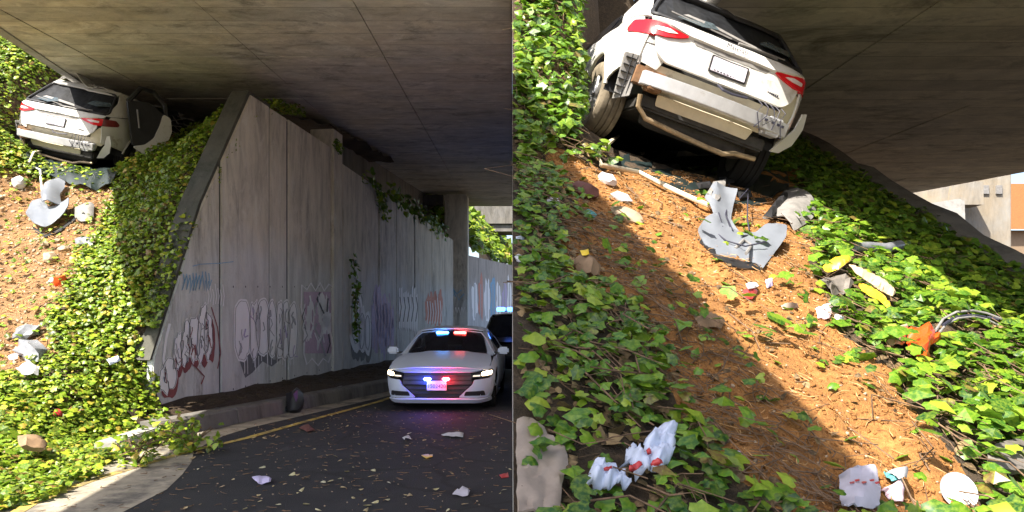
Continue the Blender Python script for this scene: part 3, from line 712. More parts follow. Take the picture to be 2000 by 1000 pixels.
        # wheel-arch lip
        mb = MB(); mb.tube([sd(a, b) + Vector((sg * .004, 0, 0)) for a, b in arc(WY, WZ, WR + .012, 168, 6, 14)], .018, 6); mb.build('arch_lip', wp, root, smooth=True)
        A_ = [(math.cos(R_(a)), math.sin(R_(a))) for a in range(-5, 176, 12)]; mb = MB(); na = len(A_)
        mb.add([(sg * xx, WY + WR * c_, WZ + WR * s_) for xx in (.60, .93) for c_, s_ in A_], [(i, i + 1, na + i + 1, na + i) for i in range(na - 1)]); mb.build('wheel_arch_liner', pl, root)
        if not (variant == 'A' and sg > 0):
            panel('rear_door', rounded([(1.64, .40), (2.62, .38), (2.62, 1.06), (1.64, 1.09)], .03), sd, wp, root, .12, .02)
            panel('front_door', rounded([(2.64, .38), (3.72, .38), (3.72, 1.0), (2.64, 1.06)], .03), sd, wp, root, .12, .02)
        panel('side_window', rounded([(1.66, 1.12), (2.6, 1.08), (2.55, 1.36), (1.66, 1.40)], .05), S.side(sg, -.01), M['glass'], root, .12, .01)
        panel('front_fender', [(3.74, .40), (3.80, .40)] + arc(4.02, .37, .43, 150, 20, 8)[::1] + [(4.55, .45), (4.5, .8), (4.1, .93), (3.74, .99)], sd, wp, root, .14, .02)
        panel('sill', [(1.55, .25), (3.65, .25), (3.65, .385), (1.55, .385)], S.side(sg, -.02), pl, root, .25, .03)
    def hood(x, y): return Vector((x, y, 1.0 - .16 * ((y - 3.6) / 1.2) ** 2 + .08 * noise.noise(Vector((x * 2.5, y * 3, 9))) - .08 * (abs(x) / .85) ** 3))
    panel('bonnet', rounded([(-.82, 3.5), (.82, 3.5), (.76, 4.7), (-.76, 4.7)], .1), hood, wp, root, .15, .02, smooth=False)
    # dark cabin: fills what the glass would show
    mb = MB(); ring = []
    for (y, w, z0, z1) in ((.30, .62, .45, 1.08), (.75, .74, .42, 1.40), (1.4, .76, .42, 1.32), (3.0, .76, .42, 1.22), (3.5, .76, .42, .95), (4.6, .70, .42, .80)):
        ring.append([(-w, y, z0), (w, y, z0), (w, y, z0 + (z1 - z0) * .55), (w * .8, y, z1), (-w * .8, y, z1), (-w, y, z0 + (z1 - z0) * .55)])
    vs = [p for r in ring for p in r]; fs = [(0, 1, 2, 3, 4, 5), tuple(range(35, 29, -1))]
    for i in range(5): fs += [(6 * i + j, 6 * i + (j + 1) % 6, 6 * i + 6 + (j + 1) % 6, 6 * i + 6 + j) for j in range(6)]
    mb.add(vs, fs).build('cabin', M['under'], root)
    # ---- what the torn-off bumper leaves open
    panel('rear_crossmember', rounded([(-.66, .47), (.66, .47), (.72, .60), (.70, .70), (-.70, .70), (-.72, .60)], .03), lambda x, z: S.end(x, z, -.10), M['cream'], root, .12, .03)
    beam = MB()
    nb = 12; vs = []
    for i in range(nb + 1):
        x = -.74 + 1.48 * i / nb; y = -.10 + .10 * (x / .74) ** 2
        vs += [(x, y, .475), (x, y - .005, .595), (x, y + .08, .60), (x, y + .08, .47)]
    beam.add(vs, [(4 * i + j, 4 * i + (j + 1) % 4, 4 * i + 4 + (j + 1) % 4, 4 * i + 4 + j) for i in range(nb) for j in range(4)] + [(3, 2, 1, 0), (4 * nb, 4 * nb + 1, 4 * nb + 2, 4 * nb + 3)])
    bo = beam.build('bumper_beam', M['alu'], root, bevel=.006)
    mb = MB()
    for x in (.48, .56, .62, .67): mb.box((x, -.10 + .1 * (x / .74) ** 2 - .004, .555), (.03, .008, .022))
    mb.build('slot', M['ink'], bo)
    for sg in (-1, 1):
        MB().box((sg * .60, .06, .53), (.14, .16, .17)).build('crush_can', M['rust' if sg < 0 else 'alu'], root, bevel=.01)
    panel('heat_shield', rounded([(-.52, .36), (.44, .36), (.46, .455), (-.54, .455)], .02), lambda x, z: S.end(x * .98, .5, -.02 - .5 * (z - .455) * -1) + Vector((0, 0, z - .5)), M['cream'], root, .12, .02)
    MB().lathe([(-.55, .02), (-.53, .10), (-.45, .125), (.45, .125), (.53, .10), (.55, .02)], 18, 'x', c=(0, .38, .30)).build('muffler', M['under'], root, smooth=True)
    MB().tube([(-.68, .10, .40), (-.66, .12, .30), (-.55, .14, .22), (-.2, .14, .19), (.1, .14, .17), (.28, .16, .165), (.4, .18, .21), (.62, .20, .23)], .024, 8).build('exhaust_pipe', M['exhaust'], root, smooth=True)
    MB().box((0, 1.0, .36), (1.3, 1.7, .12)).build('underbody', M['under'], root, bevel=.02)
    MB().tube([(-.7, 1.02, .34), (.7, 1.02, .34)], .06, 8).build('axle', M['under'], root)
    # exposed left corner: inner panels, rusty bracket, ribbed liner
    panel('inner_panel', rounded([(-.86, .70), (-.62, .64), (-.58, .74), (-.70, .90), (-.88, .88)], .02), lambda x, z: S.end(x, z, -.05) + Vector((0, 0, 0)), wp, root, .06, .02)
    panel('lamp_mount', rounded([(-.90, .86), (-.52, .84), (-.46, .93), (-.90, .93)], .02), lambda x, z: S.end(x * .98, z, -.035), M['grey_plastic'], root, .06, .02)
    mb = MB(); mb.box((-.72, .13, .56), (.15, .10, .16)); mb.box((-.66, .06, .50), (.10, .07, .05)); mb.tube([(-.70, .07, .50), (-.66, .02, .44), (-.60, .0, .47)], .014, 6); mb.build('bracket', M['rust'], root, bevel=.012)
    ln = MB().prism([(-.93, .17, .72), (-.77, .13, .73), (-.76, .15, .36), (-.88, .24, .30)], (0, 0, 0), (0, .05, 0)).build('arch_liner_flap', M['grey_plastic'], root, bevel=.006)
    mb = MB()
    for k in range(6): mb.box((-.845, .155 + .012 * k, .68 - .065 * k), (.13, .03, .008))
    mb.tube([(-.86, .135, .72), (-.83, .20, .33)], .006, 4); mb.tube([(-.81, .13, .72), (-.79, .18, .34)], .006, 4); mb.build('rib', M['black_plastic'], ln)
    # right corner: torn panel edge and dangling wires
    panel('inner_panel', rounded([(.60, .60), (.78, .56), (.86, .66), (.84, .86), (.76, .90), (.64, .74)], .02), lambda x, z: S.end(x, z, -.04), M['cream'], root, .06, .02)
    mb = MB(); rr = random.Random(8)
    for k in range(5):
        x = .36 + .06 * k; mb.tube([(x, -.02, .70), (x + .03, -.08, .66), (x + rr.uniform(-.02, .06), -.10, .58), (x + rr.uniform(-.05, .09), -.08, .48 + rr.uniform(-.05, .05))], .005, 5)
    mb.tube([(-.05, .0, .70), (0, -.04, .665), (.1, -.04, .66), (.25, -.02, .68)], .012, 6); mb.build('wiring', M['ink'], root)
    hp = panel('torn_wing', [(0, 0), (.10, .02), (.20, .13), (.235, .30), (.21, .44), (.16, .42), (.14, .26), (.06, .12)], lambda u, v_: Vector((.72 + u * 1.05, .16 - .10 * math.sin(v_ * 4) + u * .5, .34 + v_)), wp, root, .05, .014)
    # ---- wheels
    ty = M['tyre']
    wheel('wheel', root, (-.83, 1.02, .37), .375, .27, -1, ty, M['rim'], 6)
    wheel('wheel', root, (.83, 1.02, .37), .375, .27, 1, M['tyre_black'], M['rim'], -3)
    for sg in (-1, 1): wheel('wheel', root, (sg * .82, 3.98, .37), .375, .26, sg, M['tyre_black'], M['rim'])
    if variant == 'A':
        # driver-side door wrenched open and hanging down the bank
        Mi = Mx.inverted(); dr = empty('open_door', Mi @ W(275, 250, 14.2)); dr.parent = root; off = dr.location.copy()
        dpt = lambda d: (lambda u, v_: Mi @ W(u, v_, 14.15 + d + (u - 260) * .007) - off)
        panel('door_skin', rounded([(258, 286), (282, 283), (300, 270), (312, 244), (318, 224), (332, 232), (335, 258), (322, 290), (300, 311), (290, 310)], 5), dpt(0), wp, dr, 8, .03)
        panel('door_lining', rounded([(246, 196), (290, 202), (330, 236), (316, 252), (300, 276), (280, 286), (256, 284)], 6), dpt(.06), pl, dr, 10, .06)
        mb = MB(); mb.tube([dpt(.02)(u, v_) for u, v_ in ((250, 198), (275, 172), (300, 180), (322, 206), (326, 234))], .045, 6); mb.build('window_frame', pl, dr)
        MB().tube([dpt(-.02)(u, v_) for u, v_ in ((268, 214), (272, 250))], .015, 6).build('door_handle', M['grey_plastic'], dr)
        # folded sheet of roof skin standing up against the deck edge
        panel('peeled_roof', [(-.55, .72), (-.1, .70), (.22, .78), (.15, .95), (-.1, 1.15), (-.42, 1.0)], lambda x, y: Vector((x, y - .05, 1.60 + .16 * math.exp(-((x + .25) / .18) ** 2) + .06 * math.sin(x * 9 + y * 5))), wp, root, .07, .012, smooth=False)
        mb = MB(); rr = random.Random(12)
        for k in range(9): 
            p0 = Vector((rr.uniform(.75, .95), rr.uniform(1.7, 2.6), rr.uniform(1.0, 1.4))); mb.tube([p0, p0 + Vector((rr.uniform(.1, .4), rr.uniform(0, .5), rr.uniform(-.3, .1)))], .012, 5)
        mb.build('torn_trim', M['grey_plastic'], root)
    return root
wa = wreck(CAR_A, 'A'); tag(wa, 'wrecked white SUV with its side door torn open, jammed under the road overpass', 'car', 'crashed white SUVs')
wb = wreck(CAR_B, 'B'); tag(wb, 'large wrecked white SUV without rear bumper, tilted under the low brown deck', 'car', 'crashed white SUVs')

# ------------------------------------------------------------------ patrol cars
def patrol_sedan(Mx):
    root = empty('police_car'); root.matrix_world = Mx
    S = Shell([(.15, .86), (.3, .92), (.5, .95), (.68, .95), (.85, .92), (.95, .88), (1.15, .77), (1.34, .63), (1.40, .55)],
              [(.15, .10), (.22, .03), (.4, .0), (.56, .01), (.64, .05), (.72, .15), (.80, .4), (.93, 1.3), (1.36, 2.2), (1.42, 2.6)],
              [(.15, 4.9), (.5, 5.0), (.8, 4.98), (.95, 4.8), (1.05, 4.4), (1.36, 3.5), (1.42, 3.0)], 7)
    bp, pl = M['police_paint'], M['black_plastic']
    e = lambda d: (lambda x, z: S.end(x, z, d))
    # front fascia pieces round the black grille
    for sg in (-1, 1):
        g = lambda d: (lambda u, z, sg=sg: S.end(sg * u, z, d))
        panel('bumper_cheek', rounded([(.36, .235), (.92, .22), (.93, .40), (.92, .555), (.62, .53), (.60, .46)], .025), g(0), bp, root, .07, .03)
        panel('vent', rounded([(.45, .265), (.80, .265), (.78, .345), (.48, .335)], .02), g(.008), pl, root, .1, .02)
        hl = panel('headlight', rounded([(.57, .56), (.90, .575), (.925, .64), (.90, .70), (.62, .645), (.57, .635)], .02), g(.0), M['glass'], root, .06, .03)
        panel('lamp', rounded([(.74, .595), (.89, .605), (.90, .675), (.74, .655)], .025), g(.010), emit('headlamp_glow', (1, .74, .42), 5), hl, .05, .012)
        panel('daytime_strip', rounded([(.60, .585), (.72, .59), (.72, .612), (.60, .605)], .006), g(.010), emit('lamp_strip', (1, .85, .65), .4), hl, .05, .01)
    panel('bumper_lip', rounded([(-.88, .16), (.88, .16), (.92, .215), (.36, .228), (-.36, .228), (-.92, .215)], .02), e(.02), bp, root, .1, .03)
    gr = panel('grille', rounded([(-.34, .24), (.34, .24), (.58, .46), (.56, .655), (-.56, .655), (-.58, .46)], .02), e(-.045), simple('grille_plastic', (.05, .05, .055), .5, var=.2), root, .1, .02)
    mb = MB()
    for k in range(5): z = .30 + .075 * k; w = .36 + min(.2, .9 * (z - .24)); mb.box((0, S.end(0, z).y + .03, z), (2 * w, .02, .012))
    mb.tube([S.end(x, .45, -.01) for x in (-.57, -.3, 0, .3, .57)], .012, 6); mb.build('grille_bar', pl, gr)
    panel('hood_edge', rounded([(-.56, .662), (.56, .662), (.90, .712), (.86, .745), (-.86, .745), (-.90, .712)], .015), e(.0), bp, root, .1, .02)
    pt = MB().box((0, S.end(0, .43).y - .005, .435), (.33, .012, .165)).build('number_plate', simple('plate_police', (.75, .74, .80), .5, var=.05), root, bevel=.006)
    text_mesh('1502420', .088, simple('plate_digits', (.10, .10, .35), .6), root, Matrix.Translation((0, S.end(0, .43).y - .013, .425)) @ Matrix.Rotation(R_(90), 4, 'X'))
    # emergency lamps in the grille and behind the windscreen
    for sg, col, nm in ((-1, (.04, .10, 1.0), 'blue'), (1, (1.0, .03, .05), 'red')):
        lm = MB().box((sg * .155, S.end(0, .55).y - .02, .545), (.13, .05, .055)).build('warning_lamp', emit('lamp_' + nm, col, 14), root, bevel=.015); lm['label'] = nm + ' warning lamp in the grille'
        core = MB().box((sg * .155, S.end(0, .55).y - .047, .545), (.07, .01, .03)).build('bulb', emit('bulb_' + nm, tuple(.45 + .55 * c for c in col), 25), lm, bevel=.004)
        L = bpy.data.lights.new('lamp_light_' + nm, 'POINT'); L.color = col; L.energy = 3.0 if nm == 'blue' else 2.4; L.shadow_soft_size = .06
        lo = bpy.data.objects.new('lamp_light', L); COL.objects.link(lo); lo.parent = root; lo.location = (sg * .20, -.13, .55)
        vl = MB().box((sg * .17, 2.06, 1.285), (.24, .05, .05)).build('visor_lamp', emit('visor_' + nm, (.05, .30, 1.0) if nm == 'blue' else (1, .06, .05), 7), root, bevel=.012); vl['label'] = nm + ' visor lamp behind the windscreen'
    # hood with two shallow power creases
    def hood(x, y):
        z = .735 + .205 * (1 - (1 - min(1, max(0, (y - .12) / 1.25))) ** 1.7)
        z += .022 / (1 + math.exp((abs(x) - .42) * 40)) * min(1, y * 2) - .055 * (abs(x) / .86) ** 4
        y2 = y + .18 * (abs(x) / .9) ** 4 * (1 - (y - .1) / 1.4)
        return Vector((x, y2, z))
    panel('hood', rounded([(-.84, .10), (.84, .10), (.86, .7), (.80, 1.38), (-.80, 1.38), (-.86, .7)], .05), hood, bp, root, .07, .02)
    # windscreen, roof, pillars
    def ws(x, t): w = .77 - .17 * t; u = x * w; return Vector((u, 1.36 + .86 * t + .10 * (abs(x)) ** 2, .935 + .425 * t - .02 * abs(x) ** 2))
    panel('windscreen', rounded([(-.97, .02), (.97, .02), (.97, .97), (-.97, .97)], .08), ws, M['windscreen'], root, .2, .012)
    for sg in (-1, 1): panel('a_pillar', [(.965 * sg, -.02), (1.10 * sg, -.02), (1.12 * sg, 1.0), (.965 * sg, 1.0)], lambda x, t: ws(x, t) + Vector((0, .03 * (abs(x) > 1), -.01)), bp, root, .2, .03)
    def roof(x, y): return Vector((x, y, 1.37 + .05 * math.sin(min(1, max(0, (y - 2.15) / 1.5)) * math.pi) - .05 * (abs(x) / .62) ** 3))
    panel('roof', rounded([(-.63, 2.18), (.63, 2.18), (.64, 2.8), (.60, 3.6), (-.60, 3.6), (-.64, 2.8)], .06), roof, bp, root, .12, .02)
    panel('rear_window', rounded([(-.60, 3.62), (.60, 3.62), (.72, 4.3), (-.72, 4.3)], .05), lambda x, y: Vector((x, y, 1.36 - .36 * ((y - 3.6) / .7))), M['glass'], root, .15, .012)
    panel('boot', rounded([(-.80, 4.3), (.80, 4.3), (.80, 4.95), (-.80, 4.95)], .05), lambda x, y: Vector((x, y, 1.0 - .04 * (abs(x) / .8) ** 3)), bp, root, .2, .02)
    for sg in (-1, 1):
        sd = S.side(sg); WR = .375
        panel('front_fender', [(.30, .24), (.58, .20)] + arc(.98, .33, WR, 196, -10, 14)[0:] + [(1.42, .26), (1.46, .86), (1.3, .87), (.72, .80), (.34, .70)], sd, bp, root, .08, .02)
        panel('front_door', rounded([(1.48, .22), (2.68, .22), (2.68, .93), (1.48, .87)], .03), sd, bp, root, .12, .02)
        panel('rear_door', rounded([(2.70, .22), (3.60, .26), (3.62, .95), (2.70, .93)], .03), sd, bp, root, .12, .02)
        panel('rear_quarter', [(3.64, .30)] + arc(4.05, .33, WR, 170, 0, 10) + [(4.55, .30), (4.9, .35), (4.9, .95), (4.3, .98), (3.64, .95)], sd, bp, root, .1, .02)
        panel('side_window', rounded([(1.75, .93), (3.6, .97), (3.35, 1.30), (2.35, 1.31)], .05), S.side(sg, -.004), M['glass'], root, .12, .01)
        panel('roof_rail', [(1.52, .90), (1.70, .905), (2.36, 1.325), (3.4, 1.315), (3.75, .97), (3.9, .97), (3.5, 1.37), (2.24, 1.38)], sd, bp, root, .1, .02)
        mr = MB().box((sg * 1.03, 1.56, .965), (.20, .10, .13)).build('wing_mirror', bp, root, smooth=True, angle=50, bevel=.03)
        MB().box((sg * .92, 1.60, .925), (.12, .05, .035)).build('mirror_arm', pl, mr)
        wheel('wheel', root, (sg * .80, .98, .33), .335, .23, sg, M['tyre_black'], M['black_plastic'])
        wheel('wheel', root, (sg * .80, 4.05, .33), .335, .23, sg, M['tyre_black'], M['black_plastic'])
    MB().box((0, 2.5, .32), (1.45, 4.4, .30)).build('underbody', M['under'], root)
    MB().box((0, 2.9, .72), (1.60, 2.7, .34)).build('cabin', M['under'], root, bevel=.05)
    MB().box((0, .75, .50), (1.25, 1.1, .26)).build('engine_bay', M['under'], root)
    for sg in (-1, 1):
        st = MB().box((sg * .38, 2.75, 1.05), (.46, .12, .44)).build('front_seat', M['police_dark'], root, bevel=.05)
        MB().box((sg * .38, 2.78, 1.31), (.24, .09, .13)).build('headrest', M['under'], st, bevel=.04)
    MB().tube([(.38 + .18 * math.cos(a / 8 * math.pi), 2.05 + .05 * math.sin(a / 8 * math.pi), .98 + .16 * math.sin(a / 8 * math.pi)) for a in range(17)], .014, 6).build('steering_wheel', M['ink'], root)
    return root
fp = W(853, 803, 12.75); pc = patrol_sedan(Matrix.Translation((fp.x, fp.y, .0)) @ Matrix.Rotation(R_(-2.2), 4, 'Z'))
tag(pc, 'silver white police sedan with lit red and blue grille lamps facing the camera', 'police car', 'police cars')

def patrol_suv(Mx):
    root = empty('police_car'); root.matrix_world = Mx; dk = M['police_dark']
    S = Shell([(.2, .90), (.5, .98), (.95, .97), (1.1, .93), (1.6, .78), (1.75, .68)], [(.2, .1), (.5, .0), (.75, .03), (.95, .25), (1.08, 1.25), (1.7, 2.1), (1.78, 2.5)], [(.2, 4.9), (1.0, 5), (1.7, 4.6), (1.78, 4.2)], 7)
    panel('bumper', rounded([(-.92, .25), (.92, .25), (.95, .60), (-.95, .60)], .05), lambda x, z: S.end(x, z), dk, root, .12, .03)
    panel('grille', rounded([(-.5, .62), (.5, .62), (.55, .90), (-.55, .90)], .04), lambda x, z: S.end(x, z, -.01), M['black_plastic'], root, .1, .02)
    for sg in (-1, 1): panel('headlight', rounded([(.57, .68), (.92, .70), (.92, .86), (.57, .88)], .04), lambda u, z, sg=sg: S.end(sg * u, z, 0), M['clear_lens'], root, .08, .02)
    panel('hood', rounded([(-.85, .22), (.85, .22), (.86, 1.3), (-.86, 1.3)], .08), lambda x, y: Vector((x, y + .1 * (x / .9) ** 4, .93 + .16 * min(1, y / 1.0) - .05 * (abs(x) / .86) ** 4)), dk, root, .12, .02)
    panel('windscreen', rounded([(-.82, 1.10), (.82, 1.10), (.70, 1.66), (-.70, 1.66)], .06), lambda x, z: S.end(x, z, 0), M['glass'], root, .12, .012)
    panel('roof', rounded([(-.70, 2.1), (.70, 2.1), (.70, 4.5), (-.70, 4.5)], .1), lambda x, y: Vector((x, y, 1.74 - .06 * (abs(x) / .7) ** 3)), dk, root, .2, .03)
    for sg in (-1, 1):
        sd = S.side(sg)
        panel('body_side', [(.25, .45), (.55, .40)] + arc(1.0, .38, .43, 175, 5, 10) + [(1.6, .35), (3.5, .35)] + arc(4.0, .38, .43, 175, 5, 10) + [(4.8, .5), (4.8, 1.08), (1.35, 1.08), (.30, .93)], sd, dk, root, .12, .02)
        panel('side_window', rounded([(1.75, 1.12), (4.5, 1.14), (4.3, 1.60), (2.3, 1.62)], .06), S.side(sg, -.006), M['glass'], root, .15, .01)
        panel('roof_rail', [(1.30, 1.09), (1.7, 1.09), (2.32, 1.64), (4.4, 1.63), (4.6, 1.09), (4.8, 1.09), (4.6, 1.70), (2.1, 1.71)], sd, dk, root, .12, .02)
        MB().box((sg * 1.06, 1.55, 1.15), (.24, .12, .18)).build('wing_mirror', dk, root, bevel=.04, smooth=True)
        for y in (1.0, 4.0): wheel('wheel', root, (sg * .82, y, .38), .385, .25, sg, M['tyre_black'], M['rim'])
    MB().box((0, 2.6, .60), (1.6, 4.4, .5)).build('underbody', M['under'], root); MB().box((0, 3.2, 1.2), (1.35, 2.4, .75)).build('cabin', M['under'], root, bevel=.08)
    lb = MB().box((0, 2.75, 1.84), (1.15, .28, .09)).build('light_bar', M['black_plastic'], root, bevel=.02)
    for k in range(4): MB().box((-.46 + .30 * k, 2.66, 1.86), (.26, .16, .12)).build('warning_lamp', emit('bar_blue', (.05, .18, 1.0), 4), lb, bevel=.02)
    L = bpy.data.lights.new('bar_light', 'POINT'); L.color = (.08, .2, 1); L.energy = 1.2; L.shadow_soft_size = .15
    lo = bpy.data.objects.new('lamp_light', L); COL.objects.link(lo); lo.parent = root; lo.location = (-.2, 2.4, 1.95)
    return root
ps = patrol_suv(Matrix.Translation((.0, 20.0, 0)) @ Matrix.Rotation(R_(-3), 4, 'Z')); tag(ps, 'dark police SUV with a lit blue roof bar parked behind the silver sedan', 'police car', 'police cars')

# ================================================================== VEGETATION
rng = np.random.default_rng(11)
LEAF = [(0, -.08), (.20, -.25), (.43, -.14), (.41, .08), (.47, .28), (.27, .40), (0, .70), (-.27, .40), (-.47, .28), (-.41, .08), (-.43, -.14), (-.20, -.25)]
LT = np.array([(0, .12, .05)] + [(x, y, -.16 * abs(x) - .10 * max(0, y - .3)) for x, y in LEAF]); LT[:, 1] -= .12
LF = [(0, i + 1, (i + 1) % 12 + 1) for i in range(12)]
SL = [(0, -.2), (.42, -.1), (.34, .3), (0, .72), (-.34, .3), (-.42, -.1)]
ST = np.array([(0, .1, .05)] + [(x, y, -.18 * abs(x)) for x, y in SL]); ST[:, 1] -= .1
SF = [(0, i + 1, (i + 1) % 6 + 1) for i in range(6)]
def frames(nv, spin):
    """rotation matrices whose z axis is nv, spun by spin"""
    nv = nv / np.linalg.norm(nv, axis=1, keepdims=True)
    a = np.where(np.abs(nv[:, 2:3]) < .95, np.array([[0, 0, 1.0]]), np.array([[1.0, 0, 0]]))
    u = np.cross(a, nv); u /= np.linalg.norm(u, axis=1, keepdims=True); w = np.cross(nv, u)
    c, s = np.cos(spin)[:, None], np.sin(spin)[:, None]
    return np.stack([u * c + w * s, -u * s + w * c, nv], axis=2)
def mesh_np(name, V, T, mat, parent=None):
    me = bpy.data.meshes.new(name); nf = len(T); k = T.shape[1]
    me.vertices.add(len(V)); me.vertices.foreach_set('co', V.astype(np.float32).ravel())
    me.loops.add(nf * k); me.loops.foreach_set('vertex_index', T.astype(np.int32).ravel())
    me.polygons.add(nf); me.polygons.foreach_set('loop_start', np.arange(0, nf * k, k, dtype=np.int32)); me.polygons.foreach_set('loop_total', np.full(nf, k, dtype=np.int32))
    me.update(); me.validate(); return link(name, me, mat, parent)
def leaf_mesh(name, P, nv, size, mat, parent=None, simple_=False, xmin=None):
    tv, tf = (ST, np.array(SF)) if simple_ else (LT, np.array(LF)); n = len(P)
    Rm = frames(nv, rng.uniform(0, 2 * np.pi, n))
    loc = tv[None] * np.stack([rng.uniform(.75, 1.2, n), rng.uniform(.8, 1.15, n), rng.uniform(-.4, 3.2, n)], 1)[:, None, :]
    loc[:, :, 2] += rng.normal(0, .05, (n, len(tv)))
    V = np.einsum('nij,nkj->nki', Rm, loc) * size[:, None, None] + P[:, None, :]
    if xmin is not None: V[..., 0] = np.maximum(V[..., 0], xmin)
    T = (tf[None] + (np.arange(n) * len(tv))[:, None, None]).reshape(-1, 3)
    o = mesh_np(name, V.reshape(-1, 3), T, mat, parent); tag(o, kind='stuff'); return o
def normals(zf, x, y, e=.08):
    gx = (zf(x + e, y) - zf(x - e, y)) / (2 * e); gy = (zf(x, y + e) - zf(x, y - e)) / (2 * e)
    n = np.c_[-gx, -gy, np.ones_like(gx)]; return n / np.linalg.norm(n, axis=1, keepdims=True)
def scatter(zf, xr, yr, dens, accept):
    area = (xr[1] - xr[0]) * (yr[1] - yr[0]); n = int(area * dens * 2.2)
    x = rng.uniform(*xr, n); y = rng.uniform(*yr, n); nv = normals(zf, x, y)
    k = rng.uniform(0, 2.2, n) < 1 / np.maximum(nv[:, 2], .45); x, y, nv = x[k], y[k], nv[k]
    z = zf(x, y); px, py = topx(x, y, z)
    k = accept(x, y, z, px, py); return np.c_[x, y, z][k], nv[k], px[k], py[k]
_leafmesh = {}
def leaf_objs(parent, P, nv, size, mat):
    key = mat.name
    if key not in _leafmesh:
        me = bpy.data.meshes.new('leaf'); me.from_pydata(LT.tolist(), [], LF); me.materials.append(mat); _leafmesh[key] = me
    Rm = frames(nv, rng.uniform(0, 2 * np.pi, len(P))); off = parent.location
    for p, r, s in zip(P, Rm, size):
        o = bpy.data.objects.new('leaf', _leafmesh[key]); COL.objects.link(o); o.parent = parent
        o.matrix_local = Matrix.Translation(Vector(p) - off) @ Matrix(r.tolist()).to_4x4() @ Matrix.Diagonal((float(s) * rng.uniform(.8, 1.15), float(s) * rng.uniform(.85, 1.15), float(s) * rng.uniform(-.3, 3.0), 1))
def ivy(label, zf, xr, yr, dens, accept, size, mat, depth=.14, nobj=0, simple_=False, up=.5, rand=.45, name='ivy'):
    P, nv, px, py = scatter(zf, xr, yr, dens, accept)
    n = len(P); off = rng.uniform(.01, depth, n) ** 1.0
    Q = P + nv * off[:, None]; d = nv * .6 + np.array([0, 0, up]) + rng.normal(0, rand, (n, 3)); d[:, 1] -= .15
    s = rng.uniform(*size, n) * rng.uniform(.5, 1.25, n)
    root = empty(name, P.mean(0)); tag(root, label, 'ivy')
    vis = (px > -10) & (px < 2010) & (py > 0) & (py < 1000)
    rank = np.where(vis & ((P[:, 0] > .10) | (P[:, 0] < -.5)), s / Q[:, 1] * (.5 + off / depth), -1); order = np.argsort(-rank); sel = np.zeros(n, bool); sel[order[:nobj]] = True
    o = leaf_mesh('foliage', Q[~sel] - np.array(root.location), d[~sel], s[~sel], mat, root, simple_, xmin=(.004 - root.location.x) if zf is zB else None)
    if nobj: leaf_objs(root, Q[sel], d[sel], s[sel], mat)
    return root

DIRT_A = [(-300, 335), (20, 335), (60, 345), (160, 352), (238, 350), (225, 390), (200, 425), (192, 470), (150, 505), (150, 545), (118, 590), (85, 640), (110, 690), (60, 735), (-300, 760)]
DIRT_B = [(1085, 285), (1150, 320), (1215, 335), (1560, 330), (1560, 420), (1592, 470), (1580, 520), (1620, 590), (1640, 650), (1735, 720), (1775, 790), (1850, 860), (1885, 930), (1930, 1030), (1560, 1030), (1450, 905), (1390, 800), (1290, 690), (1265, 600), (1190, 540), (1150, 450), (1130, 400), (1085, 360), (1060, 310)]
TWIG_B = [(1090, 400), (1200, 432), (1660, 930), (1720, 1030), (1600, 1030), (1440, 940), (1330, 810), (1280, 690), (1250, 590), (1100, 540)]
CLEAR = [[(1595, 520), (1660, 515), (1745, 590), (1740, 640), (1660, 610), (1600, 590)], [(1650, 488), (1750, 488), (1750, 515), (1650, 515)], [(1722, 655), (1825, 655), (1825, 740), (1765, 740)], [(1125, 985), (1150, 930), (1205, 920), (1255, 865), (1305, 860), (1300, 960), (1250, 1000), (1130, 1000)], [(1000, 828), (1100, 880), (1085, 1010), (1000, 1010)], [(1625, 930), (1712, 930), (1712, 1010), (1625, 1010)], [(1905, 880), (2020, 880), (2020, 960), (1905, 960)], [(1105, 515), (1172, 515), (1172, 560), (1105, 560)], [(1808, 632), (1945, 632), (1945, 672), (1808, 680)]]
def clear_of(px, py):
    r = np.zeros(len(px), bool)
    for c in CLEAR: r |= inpoly(px, py, c)
    return r
infr = lambda px, py, m=220: (px > -m) & (px < 2000 + m) & (py > -250) & (py < 1000 + m)
def cl(mat, x, y, zf): return None
def in_car(x, y, z, Mx, m=.0):
    Mi = np.array(Mx.inverted()); a = Mi[0, 0] * x + Mi[0, 1] * y + Mi[0, 2] * z + Mi[0, 3]; b = Mi[1, 0] * x + Mi[1, 1] * y + Mi[1, 2] * z + Mi[1, 3]
    return (np.abs(a) < 1.0 + m) & (b > -.1 - m) & (b < 5.2)
# dark humus under the ivy
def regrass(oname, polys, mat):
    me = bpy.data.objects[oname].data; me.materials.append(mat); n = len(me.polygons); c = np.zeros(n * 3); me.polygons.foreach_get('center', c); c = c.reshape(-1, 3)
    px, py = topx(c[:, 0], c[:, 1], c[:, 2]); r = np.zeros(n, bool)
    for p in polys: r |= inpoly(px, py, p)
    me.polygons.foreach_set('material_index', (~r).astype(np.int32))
regrass('bank', [DIRT_A], M['soil']); regrass('dirt_bank', [DIRT_B, TWIG_B], M['soil'])

